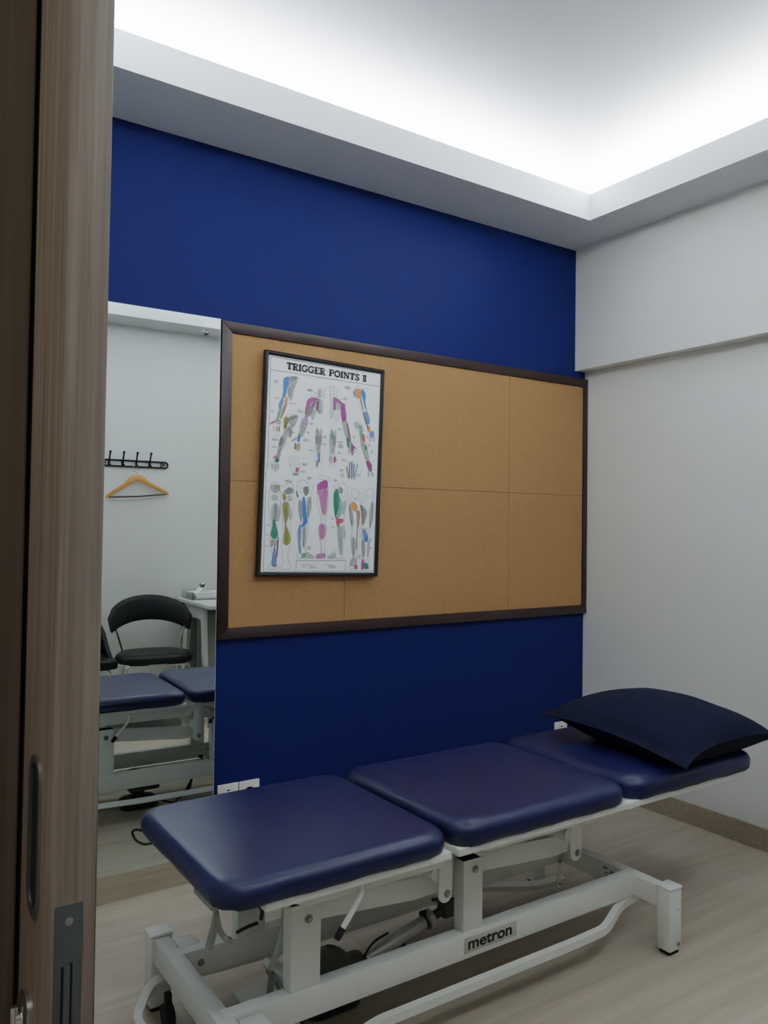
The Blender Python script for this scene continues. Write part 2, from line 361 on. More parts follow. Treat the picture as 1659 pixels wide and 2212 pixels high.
# ------------------------------------------------------------------ framed chart
DATA = json.loads('''{"F":[["b",[[-1909,3371],[-1761,3435],[-1679,3387],[-1695,3207],[-1741,3065],[-1794,2814],[-1840,2633],[-1949,2620],[-1926,2861],[-1934,3180]]],["i",[[-1949,2620],[-1896,2481],[-1979,2229],[-2077,2146],[-2101,2286],[-2045,2467]]],["g",[[-1680,3427],[-1311,3477],[-1395,3215],[-1509,2992],[-1702,3107]]],["d",[[-1601,3449],[-1311,3477],[-1479,3362],[-1657,3288]]],["g",[[-1701,3067],[-1489,2992],[-1586,2519],[-1734,2816]]],["d",[[-1680,3037],[-1579,2980],[-1630,2658],[-1714,2816]]],["o",[[-1819,2593],[-1729,2626],[-1753,2395],[-1833,2383]]],["w",[[-1753,2375],[-1770,2254],[-1929,1850],[-2017,1768],[-1954,2020],[-1871,2312]]],["n",[[-2076,2126],[-1958,2179],[-2077,1766],[-2166,1714],[-2141,1925]]],["r",[[-2205,1693],[-2243,1602],[-2450,1496],[-2412,1557]]],["g",[[-2186,1713],[-1995,1698],[-2011,1558],[-2142,1564]]],["o",[[-2158,1424],[-2109,1445],[-2114,1275],[-2154,1284]]],["o",[[-2068,1436],[-2029,1457],[-2014,1278],[-2064,1276]]],["y",[[-1848,1802],[-1730,1875],[-1648,1807],[-1644,1668],[-1721,1525],[-1747,1375],[-1827,1393],[-1853,1612]]],["g",[[-1648,1807],[-1541,1930],[-1242,1958],[-1420,1503],[-1643,1638]]],["d",[[-1620,1888],[-1242,1958],[-1418,1833],[-1625,1708]]],["g",[[-1807,1373],[-1641,1528],[-1499,1471],[-1539,1080],[-1680,1136],[-1763,854],[-1876,601],[-2002,418],[-2065,546],[-2032,797],[-1968,1039],[-1861,1162]]],["d",[[-1987,988],[-1868,1051],[-1825,913],[-1959,699],[-2030,727]]],["d",[[-1618,1428],[-1518,1421],[-1539,1080],[-1592,1219]]],["g",[[-2026,567],[-1923,470],[-1977,238],[-2086,195],[-2128,294]]],["r",[[-2129,324],[-2097,235],[-2266,191],[-2227,252]]],["e",[[-2086,215],[-2006,198],[-1985,148],[-2023,77],[-2092,55],[-2153,74],[-2174,123],[-2146,184]]],["p",[[-885,2468],[-849,2629],[-692,2753],[-413,2770],[-241,2725],[-329,2642],[-569,2646],[-685,2493],[-800,2300],[-836,2119],[-934,2066],[-920,2287]]],["g",[[-569,2626],[-221,2725],[-168,2226],[-307,2173],[-471,2338],[-644,2454]]],["p",[[-419,2630],[-339,2642],[-341,2312],[-420,2300]]],["p",[[-549,2647],[-480,2658],[-563,2386],[-634,2454]]],["d",[[-820,2299],[-644,2454],[-549,2256],[-782,1980],[-923,1997]]],["g",[[-647,2174],[-450,2269],[-540,1897],[-621,1924]]],["v",[[-1020,1884],[-862,1968],[-776,1730],[-928,1426],[-1036,1343],[-1129,1481],[-1114,1661]]],["g",[[-1109,1461],[-853,1618],[-972,1215],[-1150,1120],[-1212,1189]]],["b",[[-1210,1149],[-1113,1231],[-1126,981],[-1226,958]]],["v",[[-1250,1118],[-1307,1016],[-1494,911],[-1437,1003]]],["o",[[-1252,828],[-1203,849],[-1207,619],[-1257,637]]],["o",[[-1173,870],[-1113,881],[-1116,611],[-1167,630]]],["e",[[-1333,855],[-1284,897],[-1287,647],[-1338,665]]],["g",[[-361,3102],[-263,3154],[-275,2864],[-354,2832]]],["p",[[355,2870],[515,2874],[759,2741],[910,2685],[853,2563],[671,2658],[459,2733],[457,2423],[377,2421]]],["g",[[460,2683],[722,2590],[647,2428],[476,2463]]],["m",[[761,2661],[892,2604],[970,2286],[978,1996],[902,1834],[809,1942],[731,2260],[704,2549]]],["g",[[810,1902],[1018,1997],[1147,1641],[1227,1283],[1078,1229],[963,1436]]],["p",[[1030,1928],[1115,1750],[1250,1173],[1190,1152],[1080,1559]]],["e",[[1027,1267],[1117,1290],[1195,982],[1106,939]]],["m",[[1270,1144],[1363,1036],[1547,901],[1386,927],[1462,719],[1368,856],[1335,595],[1257,883]]],["g",[[1126,940],[1237,913],[1223,652],[1152,690]]],["b",[[1274,3314],[1325,3256],[1391,3037],[1309,3105]]],["o",[[1352,3367],[1572,3392],[1645,3254],[1630,3064],[1502,3010],[1388,3147]]],["b",[[1691,3415],[1813,3339],[1888,3170],[1874,2910],[1964,2552],[1860,2690],[1784,2938],[1665,3255]]],["w",[[1610,3063],[1671,3035],[1749,2747],[1784,2528],[1689,2735]]],["i",[[1856,2459],[2005,2493],[2134,2157],[2118,2006],[2009,1993],[1904,2171]]],["g",[[1766,2487],[1858,2389],[2011,1913],[2073,1815],[1916,2091]]],["o",[[2001,1883],[2121,1916],[2194,1768],[2087,1665]]],["i",[[2147,1657],[2325,1731],[2379,1583],[2313,1461],[2182,1468]]],["g",[[2163,1437],[2213,1448],[2197,1278],[2147,1297]]],["g",[[2312,1471],[2382,1483],[2407,1303],[2347,1282]]],["g",[[1369,1957],[1569,1982],[1663,1804],[1465,1749]]],["n",[[1631,1883],[1751,1876],[1798,1638],[1786,1337],[1728,1256],[1648,1624]]],["r",[[1800,1558],[1891,1500],[1927,1271],[1860,1179],[1786,1337]]],["g",[[1709,1215],[1899,1200],[1993,1063],[2100,805],[2177,517],[2019,463],[1828,858]]],["e",[[1912,1090],[2023,1063],[2047,914],[1957,902]]],["m",[[2020,423],[2179,457],[2325,231],[2166,177]]],["g",[[-400,1540],[-320,1532],[-276,1353],[-219,1505],[-140,1527],[-130,1147],[-171,786],[-176,626],[-346,611],[-390,770],[-429,1119]]],["d",[[-393,1270],[-302,1203],[-305,952],[-386,980]]],["d",[[-243,1244],[-164,1296],[-175,936],[-235,964]]],["g",[[279,1568],[359,1560],[403,1421],[450,1532],[519,1564],[529,1174],[499,813],[484,613],[294,598],[268,827],[219,1186]]],["n",[[284,1388],[394,1381],[379,1200],[308,1228]]],["d",[[417,1281],[496,1323],[495,953],[424,991]]],["i",[[-285,563],[-195,555],[-186,245],[-256,223]]],["w",[[-327,272],[-257,273],[-271,23],[-331,41]]],["r",[[448,462],[538,474],[553,285],[473,282]]],["g",[[258,467],[387,510],[373,260],[273,287]]],["m",[[2031,363],[2161,367],[2327,161],[2260,19],[2148,106]]],["g",[[2130,16],[2200,18],[2186,-183],[2136,-194]]],["g",[[2280,30],[2350,32],[2405,-167],[2335,-179]]],["r",[[-1238,-92],[-1118,-99],[-1154,-250],[-1254,-233]]],["n",[[-1362,-316],[-1153,-300],[-1170,-381],[-1360,-386]]],["o",[[1057,118],[1118,99],[1218,-288],[1158,-300]]],["b",[[1193,291],[1233,292],[1267,-257],[1217,-258]]],["b",[[1302,304],[1352,306],[1358,-285],[1318,-286]]],["b",[[1414,237],[1454,238],[1447,-242],[1407,-243]]],["v",[[1574,251],[1604,232],[1508,-291],[1458,-292]]],["g",[[-2310,-20],[-2260,-19],[-2256,-189],[-2296,-190]]],["g",[[-2191,-7],[-2121,-6],[-2104,-245],[-2184,-257]]],["g",[[-2061,-4],[-2001,8],[-2006,-193],[-2046,-194]]],["g",[[-2289,-850],[-2009,-833],[-1924,-1001],[-2072,-1115],[-2263,-1050]]],["y",[[-2079,-835],[-1969,-842],[-1986,-952],[-2076,-955]]],["g",[[-2258,-1260],[-2070,-1185],[-1985,-1352],[-2174,-1407]]],["g",[[-2217,-1669],[-2051,-1524],[-1875,-1760],[-1914,-2181],[-2063,-2215],[-2213,-2189]]],["d",[[-2108,-1636],[-2049,-1594],[-2024,-2184],[-2074,-2185]]],["e",[[-2173,-2218],[-2084,-2185],[-2018,-2394],[-1929,-2731],[-1995,-2893],[-2125,-2897],[-2229,-2759],[-2176,-2468]]],["i",[[-2067,-3185],[-2027,-3184],[-1959,-3903],[-2148,-3908]]],["p",[[-1925,-2891],[-1884,-2940],[-1917,-3591],[-1967,-3563]]],["g",[[-2224,-2949],[-1953,-2972],[-1987,-3183],[-2099,-3116],[-2206,-3219]]],["p",[[-2068,-3925],[-1959,-3903],[-1947,-3972],[-2047,-3975]]],["y",[[-1761,-1527],[-1511,-1500],[-1483,-1809],[-1544,-2161],[-1599,-2343],[-1473,-2579],[-1374,-2927],[-1469,-3120],[-1599,-3123],[-1682,-3005],[-1643,-2584],[-1629,-2343],[-1708,-2025]]],["y",[[-1800,-1168],[-1681,-1144],[-1636,-1333],[-1734,-1406]]],["d",[[-1704,-1025],[-1498,-870],[-1335,-965],[-1372,-1106],[-1641,-1143]]],["g",[[-1569,-1221],[-1409,-1207],[-1404,-1387],[-1554,-1391]]],["g",[[-1510,-1530],[-1361,-1876],[-1424,-2158],[-1521,-1880]]],["b",[[-906,-1294],[-849,-1213],[-786,-1321],[-712,-1849],[-653,-2198],[-769,-2341],[-927,-2415],[-833,-2173],[-882,-1854]]],["b",[[-1204,-992],[-1143,-1060],[-1088,-1229],[-1148,-1230]]],["d",[[-849,-822],[-669,-818],[-643,-1027],[-760,-1170],[-843,-1042]]],["g",[[-1063,-1408],[-924,-1395],[-876,-2064],[-953,-2176],[-1055,-1718]]],["g",[[-687,-1278],[-528,-1234],[-516,-1694],[-636,-2057],[-698,-1629]]],["g",[[-847,-2413],[-707,-2409],[-703,-2939],[-785,-3262],[-844,-2913]]],["i",[[-990,-2317],[-927,-2415],[-920,-3055],[-881,-3404],[-941,-3426],[-1051,-2638]]],["g",[[-641,-3398],[-397,-3542],[-296,-3609],[-636,-3608]]],["n",[[-839,-3473],[-680,-3439],[-676,-3599],[-856,-3614]]],["m",[[-213,-646],[133,-477],[218,-685],[152,-836],[-137,-894],[-258,-857]]],["k",[[-237,-897],[192,-835],[222,-1225],[187,-1806],[89,-1878],[7,-1810],[-127,-1244]]],["k",[[-98,-2353],[39,-2240],[192,-2376],[181,-2706],[65,-2879],[-57,-2782]]],["k",[[-159,-3485],[191,-3456],[204,-3596],[-185,-3636]]],["e",[[563,-886],[691,-802],[767,-1020],[796,-1380],[707,-1782],[632,-1964],[551,-1576],[520,-1137]]],["t",[[771,-1160],[883,-1267],[897,-1777],[821,-1939],[710,-1892],[761,-1561]]],["d",[[769,-720],[921,-786],[906,-967],[785,-940]]],["g",[[946,-1366],[1094,-1292],[1083,-1622],[969,-1845]]],["r",[[671,-1933],[823,-2009],[1013,-2024],[977,-2155],[838,-2209],[752,-2341],[686,-2143]]],["s",[[752,-2341],[922,-2357],[1004,-2825],[1009,-3375],[931,-3477],[819,-3010]]],["g",[[979,-2245],[1128,-2571],[1074,-2823],[998,-2575]]],["g",[[324,-3603],[670,-3414],[684,-3593]]],["o",[[1356,-1345],[1505,-1301],[1658,-1447],[1643,-1628],[1544,-1670],[1401,-1564]]],["w",[[1643,-1628],[1806,-1733],[1776,-2104],[1725,-2476],[1715,-3216],[1664,-3178],[1689,-2627],[1685,-2067]]],["g",[[1267,-1387],[1414,-1644],[1494,-2042],[1442,-2333],[1310,-1906]]],["d",[[1807,-1403],[1949,-1469],[2136,-1715],[1960,-2249],[1896,-1731]]],["g",[[2383,-1218],[2458,-1406],[2451,-1926],[2313,-2380],[2269,-1861]]],["g",[[1453,-2773],[1604,-2809],[1625,-3219],[1575,-3620],[1474,-3183]]],["g",[[1955,-2840],[2067,-2907],[2125,-3205],[2055,-3607],[1979,-3359]]],["g",[[2266,-2862],[2339,-2980],[2274,-3572],[2215,-3203]]],["i",[[1964,-2409],[2115,-2445],[2242,-2722],[2226,-2883],[2117,-2926],[2043,-2757]]],["b",[[2141,-2685],[2242,-2732],[2226,-2863],[2137,-2905],[2055,-2837],[2072,-2727]]],["g",[[1466,-3653],[1705,-3617],[1692,-3877],[1413,-3914]]],["r",[[1633,-3909],[1743,-3896],[1746,-4036],[1626,-4039]]],["m",[[1977,-3690],[2077,-3687],[2076,-4037],[1966,-4040]]],["e",[[2110,-3796],[2261,-3832],[2316,-4021],[2116,-4016]]]],"L":[[0,[[-1820,3424],[-1602,3479],[-1311,3467],[-1469,2993],[-1586,2519]]],[0,[[-1995,1698],[-2185,1693],[-2269,1461],[-2315,1290]]],[0,[[-2268,1431],[-2203,1223]]],[0,[[-1994,1668],[-2010,1488],[-2014,1268]]],[0,[[-1809,1863],[-1662,1967],[-1242,1958],[-1440,1503],[-1538,1050]]],[0,[[-2162,53],[-2293,80],[-2382,38]]],[0,[[-415,3260],[-342,3142],[-102,3138],[44,3302]]],[0,[[-261,3084],[-254,2834]]],[0,[[-121,3098],[-85,2849]]],[0,[[-259,3024],[-120,3048]]],[0,[[-257,2954],[-108,2968]]],[0,[[-256,2884],[-96,2898]]],[0,[[-733,2782],[-414,2840],[-44,2840]]],[0,[[-142,2767],[-116,2518],[-148,2227]]],[1,[[143,3315],[242,3347],[373,3341],[343,2940],[345,2500],[297,2028],[216,2056],[245,2497],[184,2916]]],[0,[[155,3265],[335,3270]]],[0,[[168,3145],[338,3150]]],[0,[[171,3036],[341,3040]]],[0,[[174,2916],[344,2920]]],[0,[[177,2796],[357,2800]]],[0,[[180,2686],[360,2690]]],[0,[[183,2566],[363,2570]]],[0,[[196,2456],[366,2460]]],[0,[[199,2336],[369,2340]]],[0,[[202,2226],[372,2220]]],[0,[[205,2106],[385,2111]]],[0,[[544,3275],[469,3103],[534,2925]]],[0,[[309,2319],[509,1974],[450,1932]]],[0,[[389,2351],[616,2067],[558,1985]]],[0,[[498,2374],[693,2179],[656,2068]]],[0,[[1352,3387],[1458,3529],[1681,3425]]],[0,[[1411,3038],[1524,2941],[1675,2515]]],[0,[[1389,1977],[1608,2023],[1791,1898],[1888,1640]]],[0,[[1445,1748],[1629,1583],[1729,1216]]],[0,[[-466,228],[-371,410],[-325,562],[-175,576],[-27,259]]],[0,[[-381,20],[-366,230]]],[0,[[-131,37],[-148,286]]],[0,[[203,275],[278,467],[345,559],[485,573],[642,317]]],[0,[[278,67],[294,248]]],[0,[[508,83],[483,263]]],[0,[[378,80],[383,260]]],[0,[[-1570,349],[-1499,-69]]],[0,[[-1431,393],[-1399,-57]]],[0,[[-1322,426],[-1289,-54]]],[0,[[-1181,399],[-1199,-41]]],[0,[[-1035,183],[-1099,-39]]],[0,[[1201,362],[1208,102]]],[0,[[1319,425],[1337,115]]],[0,[[1450,398],[1447,118]]],[0,[[1584,262],[1577,131]]],[0,[[1116,169],[1098,99]]],[0,[[-1502,41],[-1403,-297],[-1151,-370],[-1040,-27]]],[0,[[1075,208],[1198,-309],[1509,-331]]],[0,[[-2281,-760],[-2351,-1132],[-2379,-1613],[-2273,-2190],[-2223,-2599],[-2265,-2910],[-2205,-3259],[-2104,-3706],[-2305,-4042],[-2213,-4099],[-1904,-4081]]],[0,[[-2281,-760],[-2122,-716],[-1949,-831],[-1864,-1409],[-1861,-1899],[-1978,-2383],[-1909,-2731],[-1910,-3081],[-1967,-3593],[-1895,-4041]]],[0,[[-1929,-821],[-1808,-868],[-1699,-815]]],[0,[[-1924,-1001],[-1802,-1098],[-1705,-985]]],[0,[[-1700,-795],[-1542,-711],[-1351,-756],[-1288,-1244],[-1301,-1875],[-1400,-2297],[-1369,-2717],[-1350,-3066],[-1467,-3590],[-1316,-4006],[-1563,-4092],[-1734,-4057],[-1672,-3765],[-1746,-3247],[-1729,-2726],[-1777,-2037],[-1843,-1449]]],[0,[[-2301,-1121],[-2072,-1115],[-1880,-1170]]],[0,[[-2327,-1301],[-2133,-1456],[-1904,-1410]]],[0,[[-1713,-1435],[-1512,-1460],[-1326,-1315]]],[0,[[-1134,-630],[-1186,-951],[-1065,-1368],[-1062,-1858],[-931,-2275],[-1090,-2669],[-1006,-3227],[-1036,-3618],[-635,-3638],[-285,-3619]]],[0,[[-1133,-650],[-926,-544],[-672,-678],[-646,-917]]],[0,[[-432,-692],[-529,-1194],[-490,-1553],[-615,-2127],[-594,-2546],[-662,-2978],[-725,-3260],[-560,-3436],[-297,-3569]]],[1,[[-1047,-908],[-968,-856],[-887,-904],[-903,-1044],[-1003,-1047]]],[0,[[-238,-466],[-122,-313],[-2,-310],[91,-408]]],[0,[[-257,-897],[-223,-1426],[-69,-1962],[-41,-2242],[-154,-2535],[-11,-3031],[9,-3391],[-186,-3606]]],[0,[[233,-864],[277,-1403],[211,-1945],[189,-2236],[256,-2524],[199,-3026],[189,-3386],[224,-3605]]],[0,[[-48,-1992],[70,-1919],[192,-1986]]],[0,[[-44,-2142],[74,-2059],[196,-2126]]],[0,[[129,-337],[299,-352],[206,-615],[272,-823]]],[0,[[63,-3169],[50,-3420],[189,-3406]]],[0,[[669,-733],[805,-559],[1066,-592],[1204,-919],[1136,-1361],[1087,-1762],[1048,-2203],[1148,-2571],[1044,-3194],[1064,-3593],[685,-3603],[324,-3603],[668,-3344],[835,-3229]]],[0,[[477,-638],[562,-846]]],[1,[[924,-896],[1053,-873],[1106,-991],[1000,-1114],[908,-1047]]],[0,[[1352,-835],[1480,-752],[1652,-817],[1707,-996],[1520,-1141],[1388,-1054],[1352,-835]]],[0,[[2052,-797],[2249,-701],[2411,-767],[2417,-997],[2169,-1084],[2052,-797]]],[0,[[1663,-857],[1886,-951],[2072,-826]]],[0,[[1689,-1076],[1895,-1321],[2089,-1066]]],[0,[[1747,-995],[1891,-1141],[2036,-977]]],[0,[[1298,-1056],[1271,-1537],[1365,-2085],[1445,-2483],[1404,-2814],[1477,-3292],[1535,-3621],[1346,-4026],[1547,-4051],[1766,-4035],[1726,-3656],[1755,-3215]]],[0,[[2426,-957],[2469,-1476],[2397,-2158],[2295,-2461],[2335,-2830],[2326,-3270],[2256,-3642],[2356,-4020],[1967,-4050]]],[0,[[1807,-1403],[1780,-2254],[1839,-2623],[1775,-3215]]],[0,[[1897,-1391],[1890,-2251],[1944,-2800],[1938,-3350],[1997,-3689]]],[0,[[2383,-1218],[2196,-1713],[1999,-2238]]],[0,[[-1926,3251],[-2025,3218]]],[0,[[-609,3015],[-377,2921]]],[0,[[834,2933],[666,2838]]]],"S":[[[-2509,4136],[2621,4180]],[[-2509,4136],[-2466,-175]],[[2621,4180],[2635,209]],[[-2486,3626],[2586,3639]],[[-2531,-6],[-2481,-4186]],[[2610,408],[2569,-4134]],[[-2481,-4186],[2569,-4134]],[[-1082,-3740],[1188,-3710]],[[-1082,-3740],[-1091,-4170]],[[1188,-3710],[1179,-4151]]],"C":[[-2346,3260,-2066,4],[-2279,2591,-2069,2],[-2415,2067,-2225,3],[-1655,2458,-1325,2],[-872,3108,-612,3],[-1259,2238,-1019,4],[-697,1772,-557,3],[-817,1409,-677,3],[-969,1105,-709,4],[-64,1299,126,3],[-96,1008,94,3],[590,1146,950,2],[653,1027,874,5],[606,1696,776,3],[631,717,802,3],[832,2983,1042,4],[880,3454,1180,4],[1810,3479,2139,1],[1343,1446,1473,3],[1981,1502,2131,3],[2080,1175,2220,4],[2228,889,2387,4],[-668,693,-468,2],[-2327,989,-2027,3],[-2339,679,-2128,2],[-1515,1331,-1355,3],[849,442,1109,3],[-953,115,-703,3],[-2200,1113,-2010,1],[-954,125,-793,2],[-1016,-167,-816,3],[760,20,1000,3],[814,-159,1005,4],[1604,-118,1784,3],[-1705,-585,-1315,3],[-710,-389,-510,4],[501,-417,671,3],[-2420,-2334,-2310,2],[-2440,-2725,-2289,2],[-2418,-3174,-2267,1],[-628,-3158,-407,4],[422,-1990,633,2],[461,-2339,672,2],[2333,-2770,2514,3],[2343,-3140,2523,2],[1791,-3454,1941,5],[-818,-3893,-177,1],[-816,-3973,-535,1],[-496,-3974,-45,2],[131,-3868,713,1],[382,-3901,884,4],[-139,-434,91,1],[1500,-1141,1691,2],[2092,-2336,2252,2]]}''')
PA = -math.radians(1.5)
pp = thing('framed_poster', 'black-framed anatomy chart titled trigger points, hung crooked on cork board', 'poster', (-1.569, -.0415, 1.546))
PW, PH = .553, .871
def P3(x, z, y=0.): return (x, y, z)
f = MB()
def prail(a, b, c, dd):
    # moulding: outer height lower than the middle
    f = MB()
    def mid(p, q, t): return (p[0] + (q[0] - p[0]) * t, p[1] + (q[1] - p[1]) * t)
    prof = [(0, .011), (0, -.006), (.25, -.0095), (.7, -.009), (1, -.004), (1, .006)]
    rows = []
    for (s0, s1) in ((a, dd), (b, c)):
        rows.append([Vector((mid(s0, s1, t)[0], y, mid(s0, s1, t)[1])) for t, y in prof])
    f.rings(rows)
    return f
ow = [(-PW / 2, -PH / 2), (PW / 2, -PH / 2), (PW / 2, PH / 2), (-PW / 2, PH / 2)]
fw_ = .0155
iw = [(-PW / 2 + fw_, -PH / 2 + fw_), (PW / 2 - fw_, -PH / 2 + fw_), (PW / 2 - fw_, PH / 2 - fw_), (-PW / 2 + fw_, PH / 2 - fw_)]
for k in range(4):
    localbuild(prail(ow[k], ow[(k + 1) % 4], iw[(k + 1) % 4], iw[k]), 'frame_rail', M['black'], pp)
sh = MB(); mats = [M['paper'], M['ink'], M['line']]; ci = {}
for k in POSTER_COL: ci[k] = len(mats); mats.append(M['ink_' + k])
sh.box((iw[0][0] - .004, .0, iw[0][1] - .004), (iw[2][0] + .004, .009, iw[2][1] + .004))
S4 = 1e-4
for i, (k, pts) in enumerate(DATA['F']):
    y = -.0003 - .000006 * i
    P = catmull([(p[0] * S4, 0, p[1] * S4) for p in pts], True, 4)
    try: sh.poly([(p.x, y, p.z) for p in P], ci[k])
    except Exception: pass
def stroke(mb, pts, w, y, mi, closed=False):
    P = [Vector((p[0], 0, p[1])) for p in pts]; n = len(P); A = []; B = []
    for i in range(n):
        if closed: t = P[(i + 1) % n] - P[i - 1]
        else: t = P[min(i + 1, n - 1)] - P[max(i - 1, 0)]
        if t.length < 1e-9: t = Vector((1, 0, 0))
        t.normalize(); m_ = Vector((-t.z, 0, t.x)) * w / 2
        A.append(mb.bm.verts.new((P[i].x + m_.x, y, P[i].z + m_.z))); B.append(mb.bm.verts.new((P[i].x - m_.x, y, P[i].z - m_.z)))
    for i in range(n if closed else n - 1):
        j = (i + 1) % n
        f_ = mb.bm.faces.new((A[i], B[i], B[j], A[j])); f_.material_index = mi
for cl, pts in DATA['L']:
    P = catmull([(p[0] * S4, 0, p[1] * S4) for p in pts], bool(cl), 5)
    stroke(sh, [(p.x, p.z) for p in P], .0010, -.0014, 2, bool(cl))
# fine muscle lines and contours round the printed areas
for k, pts in DATA['F']:
    P = catmull([(p[0] * S4, 0, p[1] * S4) for p in pts], True, 4)
    stroke(sh, [(p.x, p.z) for p in P], .0007, -.0013, 2, True)
    c_ = sum(P, Vector()) / len(P)
    if k in 'gdemyk' and len(pts) > 4:
        zz = sorted(P, key=lambda v: v.z); top, bot = zz[-1], zz[0]
        for s_ in (-.75, -.4, -.1, .25, .6):
            m1 = (top + c_) / 2; off = [p for p in P if (p.x - c_.x) * s_ > 0]
            ext = max((abs(p.x - c_.x) for p in off), default=0) * s_ * 1.2 if off else 0
            L3 = catmull([top * .85 + c_ * .15, c_ + Vector((ext * .6, 0, 0)), bot * .85 + c_ * .15], False, 5)
            stroke(sh, [(p.x, p.z) for p in L3], .0006, -.0013, 2)
for (a, b) in DATA['S']: stroke(sh, [(a[0] * S4, a[1] * S4), (b[0] * S4, b[1] * S4)], .0013, -.0014, 1)
for x, z, x2, nl in DATA['C']:   # caption lines, too small to read
    for i in range(nl):
        zz = z * S4 - .0032 * i - .002; x_ = x * S4; end = x_ + (x2 - x) * S4 * random.uniform(.55, 1.)
        while x_ < end:
            wd = min(random.uniform(.003, .008), end - x_ + .001)
            sh.poly([(x_, -.0013, zz - .0007), (x_ + wd, -.0013, zz - .0007), (x_ + wd, -.0013, zz + .0007), (x_, -.0013, zz + .0007)], 2)
            x_ += wd + .0012
# title in a slab serif face, drawn as strokes (unit height 1)
TH, SW = .0262, .23
def ell(cx, cy, rx, ry, a0, a1, n=14): return [(cx + rx * math.cos(a0 + (a1 - a0) * k / n), cy + ry * math.sin(a0 + (a1 - a0) * k / n)) for k in range(n + 1)]
h_ = .09
GL = {
 'T': (.82, [([(.41, 0), (.41, 1)], SW), ([(.04, .94), (.78, .94)], .12), ([(.07, .72), (.07, 1)], .1), ([(.75, .72), (.75, 1)], .1), ([(.2, .05), (.62, .05)], .1)]),
 'R': (.86, [([(.22, 0), (.22, 1)], SW), ([(.04, .95), (.45, .95)] + ell(.47, .735, .22, .215, PI / 2, -PI / 2) + [(.25, .52)], .13), ([(.42, .52), (.66, .05), (.84, .05)], .17), ([(.03, .05), (.42, .05)], .1)]),
 'I': (.44, [([(.22, 0), (.22, 1)], SW), ([(.03, .05), (.41, .05)], .1), ([(.03, .95), (.41, .95)], .1)]),
 'G': (.92, [(ell(.47, .5, .37, .44, .75, 2 * PI - .75, 22), .16), ([(.75, .08), (.75, .46)], .16), ([(.52, .44), (.90, .44)], .1), ([(.77, .7), (.77, .96)], .08)]),
 'E': (.80, [([(.22, 0), (.22, 1)], SW), ([(.03, .94), (.74, .94)], .11), ([(.03, .06), (.76, .06)], .11), ([(.2, .51), (.55, .51)], .1), ([(.72, .7), (.72, 1)], .08), ([(.74, 0), (.74, .3)], .08), ([(.54, .38), (.54, .64)], .07)]),
 'P': (.80, [([(.22, 0), (.22, 1)], SW), ([(.04, .95), (.45, .95)] + ell(.47, .71, .23, .24, PI / 2, -PI / 2) + [(.25, .47)], .13), ([(.03, .05), (.44, .05)], .1)]),
 'O': (.95, [(ell(.475, .5, .37, .44, 0, 2 * PI, 28), .17)]),
 'N': (.98, [([(.2, 0), (.2, 1)], .11), ([(.8, 0), (.8, 1)], .11), ([(.2, .96), (.8, .04)], .2), ([(.03, .05), (.38, .05)], .1), ([(.6, .95), (.97, .95)], .1), ([(.03, .95), (.28, .95)], .1)]),
 'S': (.74, [(catmull([(.62, .78, 0), (.50, .92, 0), (.33, .93, 0), (.17, .82, 0), (.2, .63, 0), (.4, .5, 0), (.58, .38, 0), (.6, .19, 0), (.45, .07, 0), (.25, .08, 0), (.11, .25, 0)], False, 5), .15), ([(.64, .70), (.64, .97)], .08), ([(.09, .03), (.09, .32)], .08)]),
 '2': (.62, [([(.18, 0), (.18, 1)], .15), ([(.44, 0), (.44, 1)], .15), ([(.02, .05), (.6, .05)], .1), ([(.02, .95), (.6, .95)], .1)]),
 ' ': (.5, [])}
txt = 'TRIGGER POINTS 2'; tot = sum(GL[c][0] for c in txt)
kx = (.1907 + .1822) / tot; x = -.1822; zb = .3748
for c in txt:
    w_, sts = GL[c]
    for pts, sw in sts:
        pts = [(p[0], p[1]) for p in pts]
        stroke(sh, [(x + p[0] * kx, zb + p[1] * TH) for p in pts], sw * kx * 1.22, -.0016, 1)
    x += w_ * kx
localbuild(sh, 'printed_sheet', mats, pp, 0)
pp.rotation_euler = (0, -PA, 0)

# ------------------------------------------------------------------ wall sockets
def socket(x0, x1, ztop, kind, label):
    xc = (x0 + x1) / 2; zc = ztop - .043
    o = thing('wall_socket', label, 'socket', (xc, -.0005, zc), 'white sockets on the blue wall')
    MB().box((x0, -.010, ztop - .086), (x1, -.0006, ztop), .0025).build('cover_plate', M['plate'], o)
    if kind == 'round':
        m_ = MB(); m_.tube([(xc, -.0098, zc), (xc, -.0108, zc), (xc, -.0108, zc), (xc, -.0104, zc)], [.0215, .0215, .0195, .0195], 30, 0); m_.build('socket_ring', M['plate'], o)
        m_ = MB(); m_.tube([(xc, -.0103, zc), (xc, -.0106, zc)], .0192, 30); m_.tube([(xc - .0095, -.0106, zc), (xc - .0095, -.0109, zc)], .0026, 12, 1); m_.tube([(xc + .0095, -.0106, zc), (xc + .0095, -.0109, zc)], .0026, 12, 1)
        m_.build('socket_well', [M['motor'], M['hole']], o)
    else:
        MB().box((xc - .026, -.0118, zc - .026), (xc + .026, -.0098, zc + .013), .002).build('inset', M['plate'], o)
        m_ = MB()
        for dx, dz in ((0, .020), (-.011, -.002), (.011, -.002)): m_.box((xc + dx - .006, -.0122, zc + dz - .0022), (xc + dx + .006, -.0112, zc + dz + .0022))
        m_.build('pin_slots', M['hole'], o, 0)
socket(-1.986, -1.9025, .335, 'pins', 'white slotted wall socket plate nearest the mirror')
socket(-1.900, -1.8155, .335, 'round', 'white wall socket plate with round grey well, above table foot end')
socket(-.205, -.119, .345, 'pins', 'white wall socket plate glimpsed under the pillow corner')

